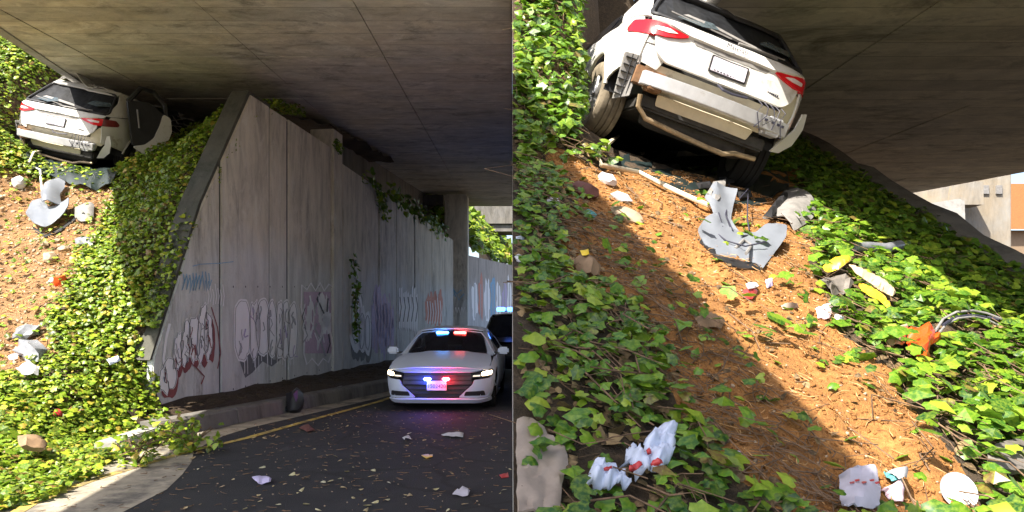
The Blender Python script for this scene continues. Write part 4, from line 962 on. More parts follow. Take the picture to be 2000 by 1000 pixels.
def accA(x, y, z, px, py):
    d = inpoly(px + rng.normal(0, 8, len(px)), py + rng.normal(0, 8, len(px)), DIRT_A); r = rng.uniform(0, 1, len(px))
    kx = kerbX(y) + np.where(y < 8.4, .12, -.1) + .22 * np.sin(y * 7) * .4
    wl_ = np.where(y > 10.35, x < wallX(y) - .02, x < kx)
    return infr(px, py) & wl_ & (~d | (r < .05)) & ~in_car(x, y, z, CAR_A, .05) & (x < edgeA(y) + 4.5) & (z < np.where(x > edgeA(y), soffA(x, y) - .35, 99))
shadeA = lambda x, y, z: (1.03 * x + .144 * y + .622 * z) > -2.671        # plane through the deck's edge along the sun
ivy('bright ivy covering the sunlit bank left of the graffiti wall', zA, (-13, -3.5), (6.0, 21), 1050, lambda x, y, z, px, py: accA(x, y, z, px, py) & ~shadeA(x, y, z), (.062, .10), M['ivy_sun'], .15, 200, up=.7, rand=.34)
ivy('dark ivy in the shade between the sunlit bank and the graffiti wall', zA, (-9.5, -3.9), (9, 16), 700, lambda x, y, z, px, py: accA(x, y, z, px, py) & shadeA(x, y, z), (.06, .095), M['ivy_sun'], .20, 0)

def accB(x, y, z, px, py):
    j = lambda: rng.normal(0, 9, len(px)); r = rng.uniform(0, 1, len(px))
    d = inpoly(px + j(), py + j(), DIRT_B); t = inpoly(px + j(), py + j(), TWIG_B)
    return infr(px, py, 160) & (x > .02) & (x < RIDGE + .15) & (y < 17.5) & np.where(t, r < .10, np.where(d, r < .02, True)) & ~in_car(x, y, z, CAR_B, .16) & ~((rng.uniform(0, 1, len(px)) < .85) & clear_of(px, py)) & (z < np.where(x > 2.1, soffB(x, y) - .25, 99))
LEFT = lambda px, py, y: (px < 1780) & (py > 330) & ((px - 1150) < (py - 330) * .95)
HILL = lambda px, py, x: (x < 2.0) & (py <= 330) & (px < 1300)
ivy('glossy ivy in the shade around the white plastic bag', zB, (.0, 2.0), (1.9, 7.5), 520, lambda x, y, z, px, py: accB(x, y, z, px, py) & LEFT(px, py, y), (.055, .095), M['ivy_b'], .13, 300, up=.6, rand=.38)
ivy('lush sunlit ivy hillside left of the tilted SUV', zB, (.0, 2.1), (5.0, 12.5), 560, lambda x, y, z, px, py: accB(x, y, z, px, py) & ~LEFT(px, py, y) & HILL(px, py, x), (.075, .125), M['ivy_b'], .20, 200, up=.6, rand=.4)
ivy('ivy along the right of the dirt strip, running into shade under the low deck', zB, (1.2, 4.75), (2.2, 17), 430, lambda x, y, z, px, py: accB(x, y, z, px, py) & ~LEFT(px, py, y) & ~HILL(px, py, x), (.085, .135), M['ivy_b'], .16, 300, up=.7, rand=.36)

def mould(label, zf, xr, yr, dens, acc, size):
    P, nv, px, py = scatter(zf, xr, yr, dens, acc); n = len(P)
    o = leaf_mesh('leaf_mould', P + nv * rng.uniform(.004, .03, n)[:, None], nv + rng.normal(0, .3, (n, 3)), rng.uniform(*size, n), M['mould'], None, True, xmin=.004 if zf is zB else None); tag(o, label, 'leaf litter')
mould('dead brown leaves on the soil under the ivy of the right hand bank', zB, (.03, 4.7), (1.9, 10), 260, lambda x, y, z, px, py: infr(px, py, 60) & (x > .02) & ~in_car(x, y, z, CAR_B, .1) & ~inpoly(px, py, DIRT_B), (.03, .075))
mould('scattered dead leaves lying on the orange dirt strip', zB, (.05, 3.6), (1.9, 7), 26, lambda x, y, z, px, py: infr(px, py, 60) & (x > .02) & ~in_car(x, y, z, CAR_B, .1) & inpoly(px, py, DIRT_B), (.025, .06))
mould('dead brown leaves on the soil under the ivy of the left hand bank', zA, (-11, -3.6), (6, 15), 120, lambda x, y, z, px, py: infr(px, py, 60) & (x < np.where(y > 10.35, wallX(y) - .05, kerbX(y) - .05)) & ~in_car(x, y, z, CAR_A, .1) & ~inpoly(px, py, DIRT_A), (.05, .10))
# ivy that hangs over the concrete
def cluster(name, label, pts, n, size, spread, mat, nrmv, cat='ivy', depth=.1, parent=None):
    P = []; 
    for k in range(n):
        i = rng.integers(0, len(pts) - 1); t = rng.uniform(); a, b = np.array(pts[i]), np.array(pts[i + 1]); P.append(a + (b - a) * t + rng.normal(0, 1, 3) * np.array(spread))
    P = np.array(P); nv = np.array(nrmv) + rng.normal(0, .55, (n, 3)); s = rng.uniform(*size, n)
    root = empty(name, P.mean(0)); tag(root, label, cat)
    leaf_mesh('foliage', P - np.array(root.location), nv, s, mat, root, True)
    mb = MB(); 
    for i in range(len(pts) - 1): mb.tube([Vector(pts[i]) - root.location, Vector(pts[i + 1]) - root.location], .008, 4)
    mb.build('stem', M['twig'], root); return root
wq = lambda px, py, out=.05: tuple(wpt(wallD(px), CZ + (CY - py) / FPX * wallD(px), out))
cluster('hanging_ivy', 'trailing ivy hanging down the joint beside the pilaster above white graffiti', [wq(680, 505, .12), wq(690, 560, .1), wq(686, 610, .1), wq(690, 648, .1)], 120, (.10, .17), (.05, .12, .10), M['ivy_b'], (1, -.4, .4))
cluster('hanging_ivy', 'ivy spilling over the wall top right of the pilaster', [wq(708, 348), wq(735, 365), wq(745, 400), wq(748, 425)], 110, (.12, .2), (.05, .25, .12), M['ivy_b'], (1, -.4, .5))
cluster('hanging_ivy', 'ivy creeping along the wall top towards the square column', [wq(760, 380, 0), wq(800, 405, 0), wq(835, 430, 0), wq(862, 452, 0)], 240, (.16, .28), (.15, .5, .16), M['ivy_b'], (1, -.4, .6))
cluster('hanging_ivy', 'small ivy tuft on the face of the pilaster top', [wq(648, 282, .12), wq(655, 290, .12)], 26, (.09, .14), (.04, .08, .08), M['ivy_b'], (1, -.4, .4))
# weeds by the kerb
def weed(label, px, py, n, rad, size):
    p = atz(px, py, .0); P = np.c_[rng.normal(p.x, rad, n), rng.normal(p.y, rad, n), np.abs(rng.normal(.05, .14, n)) + .02]
    root = empty('weed', (p.x, p.y, 0)); tag(root, label, 'weed')
    leaf_mesh('foliage', P - np.array(root.location), rng.normal(0, .5, (n, 3)) + np.array([0, -.3, 1]), rng.uniform(*size, n), M['ivy_sun'], root, True)
    mb = MB()
    for k in range(12): mb.tube([(0, 0, 0), (rng.normal(0, rad * .5), rng.normal(0, rad * .5), .12), (rng.normal(0, rad), rng.normal(0, rad), .25)], .006, 4)
    mb.build('stem', M['twig'], root)
weed('bright green weed clump at the end of the kerb', 325, 868, 170, .15, (.07, .12))
weed('dark weed clump growing in the gutter in the shade', 378, 884, 110, .13, (.06, .11))
weed('low weed beside the half buried kerb block', 268, 905, 120, .17, (.06, .11))
# far ivy slope
fz = lambda x, y: 5.0 + 1.3 * np.maximum(0, (-2.6 + .125 * (y - 33)) - x) + .3 * wob(x, y, .4)
ivy('distant ivy bank above the pale wall beyond the column', fz, (-14, 2), (33, 70), 20, lambda x, y, z, px, py: x < -2.75 + .125 * (y - 33), (.35, .55), M['ivy_sun'], .6, 0, True)

# ---- twigs, straw, stones
def twigs(name, zf, xr, yr, dens, accept, L, r, mat, lift=.05, parent=None, kind='twigs'):
    P, nv, px, py = scatter(zf, xr, yr, dens, accept); n = len(P)
    a = rng.uniform(0, 2 * np.pi, n); ln = rng.uniform(*L, n)
    d = np.c_[np.cos(a), np.sin(a), rng.normal(0, .25, n)]; d -= nv * (np.sum(d * nv, 1) * .85)[:, None]; d /= np.linalg.norm(d, axis=1, keepdims=True)
    side = np.cross(d, nv); side /= np.linalg.norm(side, axis=1, keepdims=True); upv = np.cross(side, d)
    c = P + nv * rng.uniform(0.004, lift, n)[:, None]; bend = rng.normal(0, .22, n)
    rr = rng.uniform(*r, n)[:, None]
    V = []
    for t in (-.5, 0, .5):
        q = c + d * (t * ln)[:, None] + side * (bend * ln * (1 - 4 * t * t))[:, None]
        w = rr * (1 if t <= 0 else .5)
        V += [q + side * w, q + upv * w * 1.2, q - side * w]
    V = np.stack(V, 1); T = []
    for i in range(2):
        for k in range(3): T.append((3 * i + k, 3 * i + (k + 1) % 3, 3 * i + 3 + (k + 1) % 3, 3 * i + 3 + k))
    T = (np.array(T)[None] + (np.arange(n) * 9)[:, None, None]).reshape(-1, 4)
    o = mesh_np(name, V.reshape(-1, 3), T, mat, parent); tag(o, kind='stuff'); return o
def stones(name, zf, xr, yr, dens, accept, size, mat):
    P, nv, px, py = scatter(zf, xr, yr, dens, accept); n = len(P)
    base = np.array([(1, 0, 0), (-1, 0, 0), (0, 1, 0), (0, -1, 0), (0, 0, .8), (0, 0, -.6), (.6, .6, .5), (-.6, -.6, .5)])
    T0 = np.array([(0, 2, 6), (2, 4, 6), (4, 0, 6), (1, 3, 7), (3, 4, 7), (4, 1, 7), (2, 1, 4), (3, 0, 4), (2, 0, 5), (1, 2, 5), (3, 1, 5), (0, 3, 5)])
    V = base[None] * rng.uniform(.55, 1.2, (n, 8, 3)) * rng.uniform(*size, n)[:, None, None]
    R0 = frames(nv, rng.uniform(0, 6.28, n)); V = np.einsum('nij,nkj->nki', R0, V) + P[:, None, :]
    T = (T0[None] + (np.arange(n) * 8)[:, None, None]).reshape(-1, 3)
    o = mesh_np(name, V.reshape(-1, 3), T, mat); tag(o, kind='stuff'); return o
inD = lambda x, y, z, px, py: inpoly(px, py, DIRT_B) & (x > .03) & infr(px, py, 100)
inT = lambda x, y, z, px, py: inpoly(px, py, TWIG_B) & (x > .03) & infr(px, py, 100)
tag(twigs('dry_straw', zB, (.1, 4), (1.9, 8), 120, inD, (.02, .09), (.0012, .003), M['twig_pale'], .02), 'pale dry straw littering the orange dirt strip', 'straw')
tag(twigs('fallen_twigs', zB, (.0, 2.6), (1.9, 7), 420, inT, (.05, .20), (.0014, .0035), M['twig'], .05), 'tangled brown twigs in the shade beside the dirt strip', 'twigs')
tag(twigs('vine_stems', zB, (.05, 4.6), (1.9, 9), 90, lambda x, y, z, px, py: accB(x, y, z, px, py), (.10, .4), (.002, .005), M['twig'], .12), 'bare vine stems threaded through the ivy on the dirt bank', 'stems')
tag(twigs('dry_roots', zB, (.1, 4), (1.9, 8), 14, inD, (.12, .45), (.002, .005), M['twig'], .03), 'long dry roots strewn across the orange dirt strip', 'roots')
tag(stones('dirt_clods', zB, (.05, 4.2), (1.9, 8), 900, lambda x, y, z, px, py: inD(x, y, z, px, py) | inT(x, y, z, px, py), (.004, .017), M['dirt_b']), 'crumbly clods of orange earth on the dirt strip', 'earth')
tag(stones('gravel', zB, (.05, 4.2), (1.9, 8), 80, inD, (.003, .014), M['stone']), 'small pale stones in the orange dirt', 'gravel')
inA = lambda x, y, z, px, py: inpoly(px, py, DIRT_A) & infr(px, py, 200)
tag(twigs('dry_straw', zA, (-11, -4), (8, 14), 120, inA, (.06, .25), (.003, .006), M['twig_pale'], .04), 'dry straw on the brown dirt patch below the jammed SUV', 'straw')
tag(stones('gravel', zA, (-11, -4), (8, 14), 90, inA, (.012, .05), M['stone']), 'pale stones on the brown dirt patch below the jammed SUV', 'gravel')
road_ok = lambda x, y, z, px, py: (x > kerbX(y) + .3) & (x < -.03) & infr(px, py, 60)
tag(twigs('road_litter', lambda x, y: .006 + 0 * x, (-4.5, 0), (5.6, 13), 20, road_ok, (.03, .10), (.003, .006), M['twig'], .01), 'twigs and crumbs scattered on the dark road', 'litter')
tag(stones('road_grit', lambda x, y: .004 + 0 * x, (-4.5, 0), (5.6, 13), 10, road_ok, (.004, .012), M['stone']), 'pale grit scattered on the dark road', 'grit')
led_ok = lambda x, y, z, px, py: (x < kerbX(y) - .1) & (x > wallX(y) + .02)
tag(twigs('dead_leaves', lambda x, y: .32 + 0 * x, (-5, -1), (9.9, 24), 45, led_ok, (.05, .16), (.005, .015), M['soil'], .05), 'dark dead leaves heaped on the ledge below the wall', 'leaf litter')

# ================================================================== GRAFFITI (paint on the wall, a few mm proud)
GP = {k: simple('paint_' + k, c, .7, var=v, scale=14, world_space=True) for k, c, v in (('white', (.92, .92, .94), .02), ('dark', (.16, .16, .17), .15), ('pink', (.55, .40, .52), .15), ('red', (.26, .07, .07), .2), ('blue', (.22, .42, .62), .2), ('lilac', (.50, .42, .62), .15), ('salmon', (.62, .26, .20), .2), ('ink', (.05, .05, .07), .2), ('grey', (.40, .40, .43), .1))}
class Paint:
    def __init__(s, wf): s.wf = wf; s.mb = {}
    def blob(s, col, pts, lay):
        P = [s.wf(px, py, .009 + .003 * lay) for px, py in pts]
        m = s.mb.setdefault(col, MB()); n = len(P); c = sum((Vector(p) for p in P), Vector()) / n
        m.add([c] + P, [(0, i + 1, (i + 1) % n + 1) for i in range(n)])
    def stroke(s, col, pts, w, lay, closed=False):
        pts = [Vector(p) for p in pts]; 
        if closed: pts = pts + [pts[0]]
        L = []; R = []
        for i, p in enumerate(pts):
            t = (pts[min(i + 1, len(pts) - 1)] - pts[max(i - 1, 0)]); 
            if closed and i in (0, len(pts) - 1): t = pts[1] - pts[-2]
            t.normalize(); nn = Vector((-t.y, t.x)) * (w / 2); L.append(p + nn); R.append(p - nn)
        P = [s.wf(q.x, q.y, .009 + .003 * lay) for q in L + R]; n = len(L)
        s.mb.setdefault(col, MB()).add(P, [(i, i + 1, n + i + 1, n + i) for i in range(n - 1)])
    def build(s, parent, label):
        first = True
        for col, m in s.mb.items():
            o = m.build('graffiti', GP[col]); place(o, parent); o['label'] = label + ', ' + col + ' paint'
wf = lambda px, py, out: wpt(wallD(px), CZ + (CY - py) / FPX * wallD(px), out)
rr = random.Random(21)
def ell(cx, cy, rx, ry, tilt=0, n=26, p=2.4, jag=.16):
    out = []; q0 = rr.uniform(0, 50) if jag else 0
    for k in range(n):
        a = 2 * math.pi * k / n; c, s_ = math.cos(a), math.sin(a)
        jj = 1 + jag * noise.noise(Vector((c * 1.6 + q0, s_ * 1.6, cx * .37))) + jag * .6 * noise.noise(Vector((c * 4 + q0, s_ * 4, cx)))
        x = rx * jj * math.copysign(abs(c) ** (2 / p), c); y = ry * jj * math.copysign(abs(s_) ** (2 / p), s_)
        out.append((cx + x * math.cos(tilt) - y * math.sin(tilt), cy + x * math.sin(tilt) + y * math.cos(tilt)))
    return out
# 1: bubble letters in a row, each hatched inside, dark drop shadow
g1 = Paint(wf)
sh = [(462, 690), (480, 735), (495, 725), (520, 710), (545, 700), (570, 690), (575, 640), (470, 640)]
g1.blob('dark', [(462, 690), (478, 738), (492, 728), (512, 706), (530, 716), (550, 700), (570, 696), (578, 640), (465, 640)], 0)
cols = [(472, 645, 16, 66), (496, 644, 10, 64), (512, 640, 13, 60), (530, 642, 9, 55), (546, 642, 8, 57), (557, 645, 8, 60), (570, 648, 10, 58)]
for cx, cy, rx, ry in cols:
    O = ell(cx, cy, rx * 1.12, ry * rr.uniform(.94, 1.06)); g1.blob('white', O, 1); g1.stroke('dark', [(cx + (x - cx) * .86, cy + (y - cy) * .93) for x, y in O], .8, 2, True)
    for k in range(rr.randint(2, 4)):
        x0 = cx + rr.uniform(-.5, .4) * rx; y0 = cy + rr.uniform(-.8, .6) * ry
        g1.stroke(rr.choice(['grey', 'grey', 'lilac']), [(x0, y0), (x0 + rr.uniform(-4, 4), y0 + rr.uniform(5, 14)), (x0 + rr.uniform(-5, 5), y0 + rr.uniform(14, 30)), (x0 + rr.uniform(-3, 7), y0 + rr.uniform(10, 36))], rr.uniform(1.2, 2.6), 3)
    for k in range(3): x0 = cx + rr.uniform(-.8, .8) * rx; g1.stroke('white', [(x0, cy + ry * .8), (x0 + .6, cy + ry * (1.0 + rr.uniform(.05, .3)))], 1.0, 1)
g1.build(gw, 'row of hatched white bubble letters')
# 2: white letters climbing to the right on the first panel, dark red shadow
g2 = Paint(wf)
lets = [(326, 735, 14, 30, .1), (345, 690, 9, 34, .15), (362, 672, 9, 42, .1), (378, 658, 10, 44, .08), (394, 652, 10, 48, .05), (405, 655, 8, 40, 0)]
for cx, cy, rx, ry, t in lets: g2.blob('red', ell(cx + 5, cy + 10, rx * 1.15, ry * 1.08, t), 0)
for cx, cy, rx, ry, t in lets:
    O = ell(cx, cy, rx * 1.15, ry * 1.05, t, jag=.42); g2.blob('white', O, 1); g2.stroke('ink', [(cx + (x - cx) * .9, cy + (y - cy) * .95) for x, y in O], 1.0, 2, True)
    for k in range(6):
        x0 = cx + rr.uniform(-.6, .4) * rx; y0 = cy + rr.uniform(-.7, .5) * ry
        g2.stroke(rr.choice(['red', 'grey', 'ink']), [(x0, y0), (x0 + rr.uniform(-3, 6), y0 + rr.uniform(3, 10)), (x0 + rr.uniform(-4, 5), y0 + rr.uniform(10, 24))], rr.uniform(.9, 1.8), 3)
g2.stroke('white', [(330, 632), (323, 660), (318, 700), (322, 735)], 5, 1)
g2.stroke('red', [(412, 600), (424, 640), (430, 690), (424, 720)], 2, 0)
g2.stroke('red', [(380, 715), (398, 735), (392, 750)], 2.5, 0)
g2.build(gw, 'white letters with dark red shadow on the lowest panel')
# pale blue scribbled tag above
g3 = Paint(wf)
for k in range(9):
    x = 357 + k * 6.2; g3.stroke('blue', [(x, 528 + rr.uniform(0, 10)), (x + 2, 548), (x + rr.uniform(-4, 5), 562 + rr.uniform(0, 16)), (x + 6, 545 + rr.uniform(-8, 8))], 1.7, 0)
for k in range(7): x = 404 + k * 5; g3.stroke('white', [(x, 560 + rr.uniform(-8, 6)), (x + 3, 578), (x + 1, 590 + rr.uniform(-5, 8))], 1.5, 0)
g3.stroke('blue', [(375, 520), (390, 516), (430, 514), (455, 511)], 1.5, 0)
g3.build(gw, 'thin pale scribbled tag high on the lowest panel')
# 3: angular white outlined piece
g4 = Paint(wf)
g4.blob('pink', [(592, 570), (645, 570), (648, 690), (595, 690)], 0)
O = [(588, 556), (598, 566), (606, 553), (615, 568), (624, 552), (632, 568), (641, 555), (650, 562), (648, 600), (652, 640), (647, 690), (640, 708), (630, 700), (620, 714), (608, 700), (598, 712), (592, 690), (594, 640), (587, 600)]
g4.stroke('white', O, 3.2, 2, True)
for k in range(26):
    x0 = rr.uniform(592, 642); y0 = rr.uniform(565, 660); g4.stroke(rr.choice(['white', 'white', 'white', 'ink', 'grey']), [(x0, y0), (x0 + rr.uniform(-7, 7), y0 + rr.uniform(8, 20)), (x0 + rr.uniform(-5, 8), y0 + rr.uniform(20, 45))], rr.uniform(1.4, 3.4), 3)
for k in range(12): g4.blob('white', ell(rr.uniform(597, 642), rr.uniform(590, 680), rr.uniform(3, 6), rr.uniform(12, 26), rr.uniform(-.2, .2), jag=.5), 1)
g4.build(gw, 'angular white outlined letters beside the pilaster')
# 4: white blocks right of the pilaster
g5 = Paint(wf)
for cx, cy, rx, ry in ((694, 620, 13, 66), (706, 645, 8, 46), (717, 650, 7, 44)):
    g5.blob('dark', ell(cx + 2, cy + 14, rx, ry), 0); g5.blob('white', ell(cx, cy, rx, ry), 1); g5.stroke('grey', ell(cx, cy, rx * .6, ry * .75), 1.6, 2, True)
g5.build(gw, 'white block letters under the hanging ivy')
# 5: lilac, white and salmon patches further along
g6 = Paint(wf)
for k in range(7): g6.blob('lilac', ell(732 + 5.5 * k, 630 + rr.uniform(-14, 14), rr.uniform(4, 8), rr.uniform(30, 62), jag=.5), 0)
for k in range(6): x = 730 + 6 * k; g6.stroke('pink', [(x, 575 + rr.uniform(-12, 8)), (x + 4, 620), (x, 680 + rr.uniform(-12, 12))], 2, 1)
for k in range(9):
    x = 778 + 4.2 * k; y0 = 565 + rr.uniform(-5, 14); g6.blob('white', [(x, y0), (x + 3, y0 - 4), (x + 4, 610), (x + 3, 650 + rr.uniform(-10, 8)), (x, 640)], 1)
for k in range(5): x = 780 + 8 * k; g6.stroke('ink', [(x, 580), (x + 3, 600), (x - 1, 628)], 1.5, 2)
for k in range(5): g6.blob('salmon', ell(835 + 6 * k, 604 + rr.uniform(-6, 6), 5, rr.uniform(26, 36), jag=.5), 0)
for k in range(6): x = 834 + 5 * k; g6.stroke('white', [(x, 585 + rr.uniform(-8, 8)), (x + 2, 610), (x, 632)], 1.4, 1)
g6.build(gw, 'faded lilac, white and salmon paint near the far end of the wall')
cwf = lambda px, py, out: Vector(((px - CX) / FPX * (D0 - out), D0 - out, CZ + (CY - py) / FPX * D0))
g7 = Paint(cwf)
for pts in ([(876, 570), (884, 562), (892, 574), (902, 566)], [(880, 585), (890, 570), (896, 586), (906, 574)], [(884, 560), (890, 580)]): g7.stroke('blue', pts, 2.2, 0)
for k in range(5): x = 878 + 6 * k; g7.stroke('white', [(x, 600), (x + 3, 612 + rr.uniform(-4, 6)), (x + 6, 600)], 1.3, 0)
g7.build(cl_col := bpy.data.objects['bridge_column'], 'pale blue scribble on the square column')
def fwf(px, py, out):
    D = (2.55 + .125 * 33) / ((1000 - px) / 1500 + .125); return Vector((-2.55 + .125 * (D - 33) + out, D, CZ + (CY - py) / FPX * D))
g8 = Paint(fwf)
for x, w, c in ((922, 10, 'white'), (934, 9, 'salmon'), (946, 10, 'white'), (958, 9, 'blue'), (969, 9, 'white'), (980, 10, 'lilac'), (991, 7, 'white')):
    g8.blob(c, ell(x + w * .5, 588 + rr.uniform(-6, 6), w * .55, rr.uniform(32, 46), jag=.45), 0); g8.stroke('grey', [(x + w * .5, 555), (x + w * .5, 622)], 1.5, 1)
g8.build(fw, 'row of pale bubble letters on the far wall')
# small tie holes in the panels (real sockets read as dark discs)
mb = MB()
for px in range(455, 650, 24):
    for py in (560, 760 - (px - 455) * .22):
        if py < 800: mb.lathe([(0, .018), (.004, .018)], 8, 'x', c=wf(px, py, .004))
o = mb.build('tie_holes', M['ink']); place(o, gw); tag(o, kind='stuff')

# ================================================================== WRECKAGE AND RUBBISH
def traced(name, pts, zf, mat, label=None, cat=None, step=9, dome=.03, crumple=.01, lift=.015, th=.006, seed=1, parent=None, flat=False, group=None, slope=None, sharp=40):
    """a sheet of real size lying on the ground at its place; outline given where it lies, with dome, crumple and thickness"""
    bm = fill_grid(pts, step); P2 = [Vector(p) for p in pts]; N_ = len(P2)
    def edge_d(p):
        d = 1e9
        for i in range(N_):
            a, b = P2[i], P2[(i + 1) % N_]; ab = b - a; t = max(0, min(1, (p - a).dot(ab) / max(ab.length_squared, 1e-9))); d = min(d, (p - a - ab * t).length)
        return d
    dm = max((edge_d(v.co.xy) for v in bm.verts), default=1) or 1
    c2 = sum(P2, Vector((0, 0))) / N_; ch = hit(c2.x, c2.y, zf) if zf else hit0(c2.x, c2.y); nn = nrm(zf, ch.x, ch.y, .15) if zf else Vector((0, 0, 1))
    for v in bm.verts:
        q = v.co.xy; e = edge_d(q) / dm
        if flat:
            d = Vector(((q.x - CX) / FPX, 1, (CY - q.y) / FPX)); o0 = Vector((0, 0, CZ)); t = (ch - o0).dot(nn) / d.dot(nn); h = o0 + d * t
        else: h = hit(q.x, q.y, zf) if zf else hit0(q.x, q.y)
        hgt = lift + dome * math.sqrt(max(0, e)) + crumple * noise.noise(Vector((q.x * .05, q.y * .05, seed * 3.3))) + crumple * .45 * noise.noise(Vector((q.x * .14, q.y * .14, seed)))
        if slope: hgt += slope(q.x, q.y)
        v.co = h + nn * max(hgt, .004)
    bmesh.ops.recalc_face_normals(bm, faces=bm.faces[:])
    bmesh.ops.solidify(bm, geom=bm.faces[:], thickness=th)
    o = bmobj(name, bm, mat, None, True, sharp)
    c = sum((Vector(v.co) for v in o.data.vertices), Vector()) / max(1, len(o.data.vertices))
    if parent is None:
        o.data.transform(Matrix.Translation(-ch)); o.location = ch
        tag(o, label, cat, group)
    else: place(o, parent)
    return o
def lump(name, px, py, wpx, zf, mat, label, cat, sq=(1, 1, .7), seed=1, rough=.35, group=None, sub=2, sink=.15, hpx=None):
    h = hit(px, py, zf) if zf else hit0(px, py); r = wpx / 2 / FPX * h.y; nn = nrm(zf, h.x, h.y, .15) if zf else Vector((0, 0, 1))
    bm = bmesh.new(); bmesh.ops.create_icosphere(bm, subdivisions=sub, radius=1)
    for v in bm.verts:
        d = v.co.normalized(); k = 1 + rough * noise.noise(d * 1.7 + Vector((seed, 0, 0))) + rough * .5 * noise.noise(d * 4.1 + Vector((0, seed, 0)))
        v.co = Vector((d.x * k * sq[0], d.y * k * sq[1], d.z * k * sq[2])) * r
    o = bmobj(name, bm, mat, None, True, 28)
    o.location = h + nn * (r * sq[2] * (1 - sink * 2)); o.rotation_mode = 'QUATERNION'; o.rotation_quaternion = nn.to_track_quat('Z', 'Y') @ Euler((0, 0, seed * 1.7)).to_quaternion()
    tag(o, label, cat, group); return o
def tube_px(name, pts, zf, r, mat, label=None, cat=None, lifts=None, parent=None, seg=7):
    P = []
    for i, (px, py) in enumerate(pts):
        h = hit(px, py, zf); P.append(h + nrm(zf, h.x, h.y, .15) * (r * .6 + (lifts[i] if lifts else 0)))
    c = P[len(P) // 2].copy()
    if parent is None:
        o = MB().tube([p - c for p in P], r, seg).build(name, mat, None, True, 50); o.location = c; tag(o, label, cat)
    else: o = MB().tube(P, r, seg).build(name, mat, None, True, 50); place(o, parent)
    return o

# ---- right-hand bank
b0 = hit(1350, 360, zB); bc = empty('bumper_cover', b0); tag(bc, 'torn black bumper cover with pale rim lying under the tilted SUV', 'car part')
traced('inner_shell', [(1168, 305), (1205, 270), (1290, 262), (1420, 285), (1545, 318), (1548, 372), (1500, 405), (1420, 400), (1330, 372), (1250, 338), (1185, 338)], zB, M['dark_shell'], parent=bc, dome=-.02, crumple=.05, lift=.06, th=.012, step=14)
tube_px('rim', [(1252, 262), (1205, 272), (1172, 295), (1160, 318), (1168, 338), (1205, 342), (1245, 350), (1300, 378), (1352, 400), (1400, 418)], zB, .022, M['cream'], parent=bc, lifts=[.14, .12, .10, .08, .06, .05, .05, .05, .04, .03])
for k, (x, y) in enumerate(((1372, 372), (1415, 362), (1450, 388))):
    traced('bracket', [(x - 14, y - 4), (x + 12, y - 8), (x + 16, y + 5), (x - 10, y + 8)], zB, M['black_plastic'], parent=bc, dome=.02, lift=.05, step=6, seed=k)
b1 = hit(1445, 470, zB); sc = empty('bumper_corner', b1); tag(sc, 'bent silver bumper corner lying on the orange dirt below the tilted SUV', 'car part')
traced('skin', rounded([(1355, 468), (1372, 442), (1392, 434), (1405, 452), (1435, 466), (1470, 468), (1490, 452), (1530, 458), (1528, 480), (1502, 512), (1484, 538), (1440, 534), (1400, 518), (1375, 496)], 6), zB, M['silver'], parent=sc, dome=.012, crumple=.012, lift=.04, th=.010, step=7, seed=3, flat=True, slope=lambda x, y: .02 * ((x - 1440) / 85) ** 2 + .03 * max(0, (500 - y) / 50))
traced('upright', rounded([(1392, 450), (1384, 420), (1372, 395), (1388, 372), (1412, 368), (1438, 378), (1432, 400), (1426, 430), (1440, 462), (1425, 472)], 5), zB, M['silver'], parent=sc, dome=.01, crumple=.02, lift=.05, th=.014, step=7, seed=5, flat=True, slope=lambda x, y: .03 * math.sin((x - 1375) / 10))
for pts in ([(1402, 375), (1404, 400), (1398, 430), (1405, 462)], [(1420, 372), (1416, 400), (1412, 435), (1424, 468)], [(1375, 460), (1410, 488), (1450, 500), (1490, 492)], [(1440, 478), (1480, 474), (1510, 462)]): tube_px('crease', pts, zB, .006, M['ink'], parent=sc, lifts=[.07] * len(pts))
tube_px('bracket', [(1430, 500), (1446, 488), (1462, 496), (1450, 510)], zB, .012, M['grey_plastic'], parent=sc, lifts=[.05, .07, .06, .05])
traced('upright_flap', [(1372, 395), (1386, 372), (1410, 366), (1404, 390), (1392, 410)], zB, M['grey_plastic'], parent=sc, dome=.02, lift=.08, th=.012, step=8, seed=6)
traced('underside', [(1362, 470), (1400, 510), (1440, 527), (1484, 530), (1490, 520), (1440, 512), (1400, 496), (1372, 470)], zB, M['black_plastic'], parent=sc, dome=.0, lift=.015, th=.01, step=8, seed=7)
tube_px('wire', [(1436, 410), (1446, 396), (1452, 410), (1456, 440), (1462, 455)], zB, .006, M['ink'], parent=sc, lifts=[.1, .14, .12, .06, .02])
b2 = hit(1545, 425, zB); lf = empty('wheel_arch_liner', b2); tag(lf, 'ribbed grey plastic arch liner lying beside the silver bumper corner', 'car part')
traced('sheet', rounded([(1484, 440), (1530, 382), (1552, 378), (1588, 420), (1582, 440), (1545, 468), (1528, 448)], 5), zB, M['grey_plastic'], parent=lf, dome=.01, crumple=.012, lift=.08, th=.010, step=8, seed=9, flat=True, slope=lambda x, y: .04 * math.sin((x + y - 1940) / 22))
for k in range(4): tube_px('rib', [(1520 + 15 * k, 440 - 10 * k), (1538 + 13 * k, 458 - 10 * k)], zB, .008, M['grey_plastic'], parent=lf, lifts=[.11, .10])
traced('edge', [(1484, 440), (1530, 382), (1546, 380), (1500, 444)], zB, M['black_plastic'], parent=lf, dome=.03, lift=.09, th=.012, step=8)

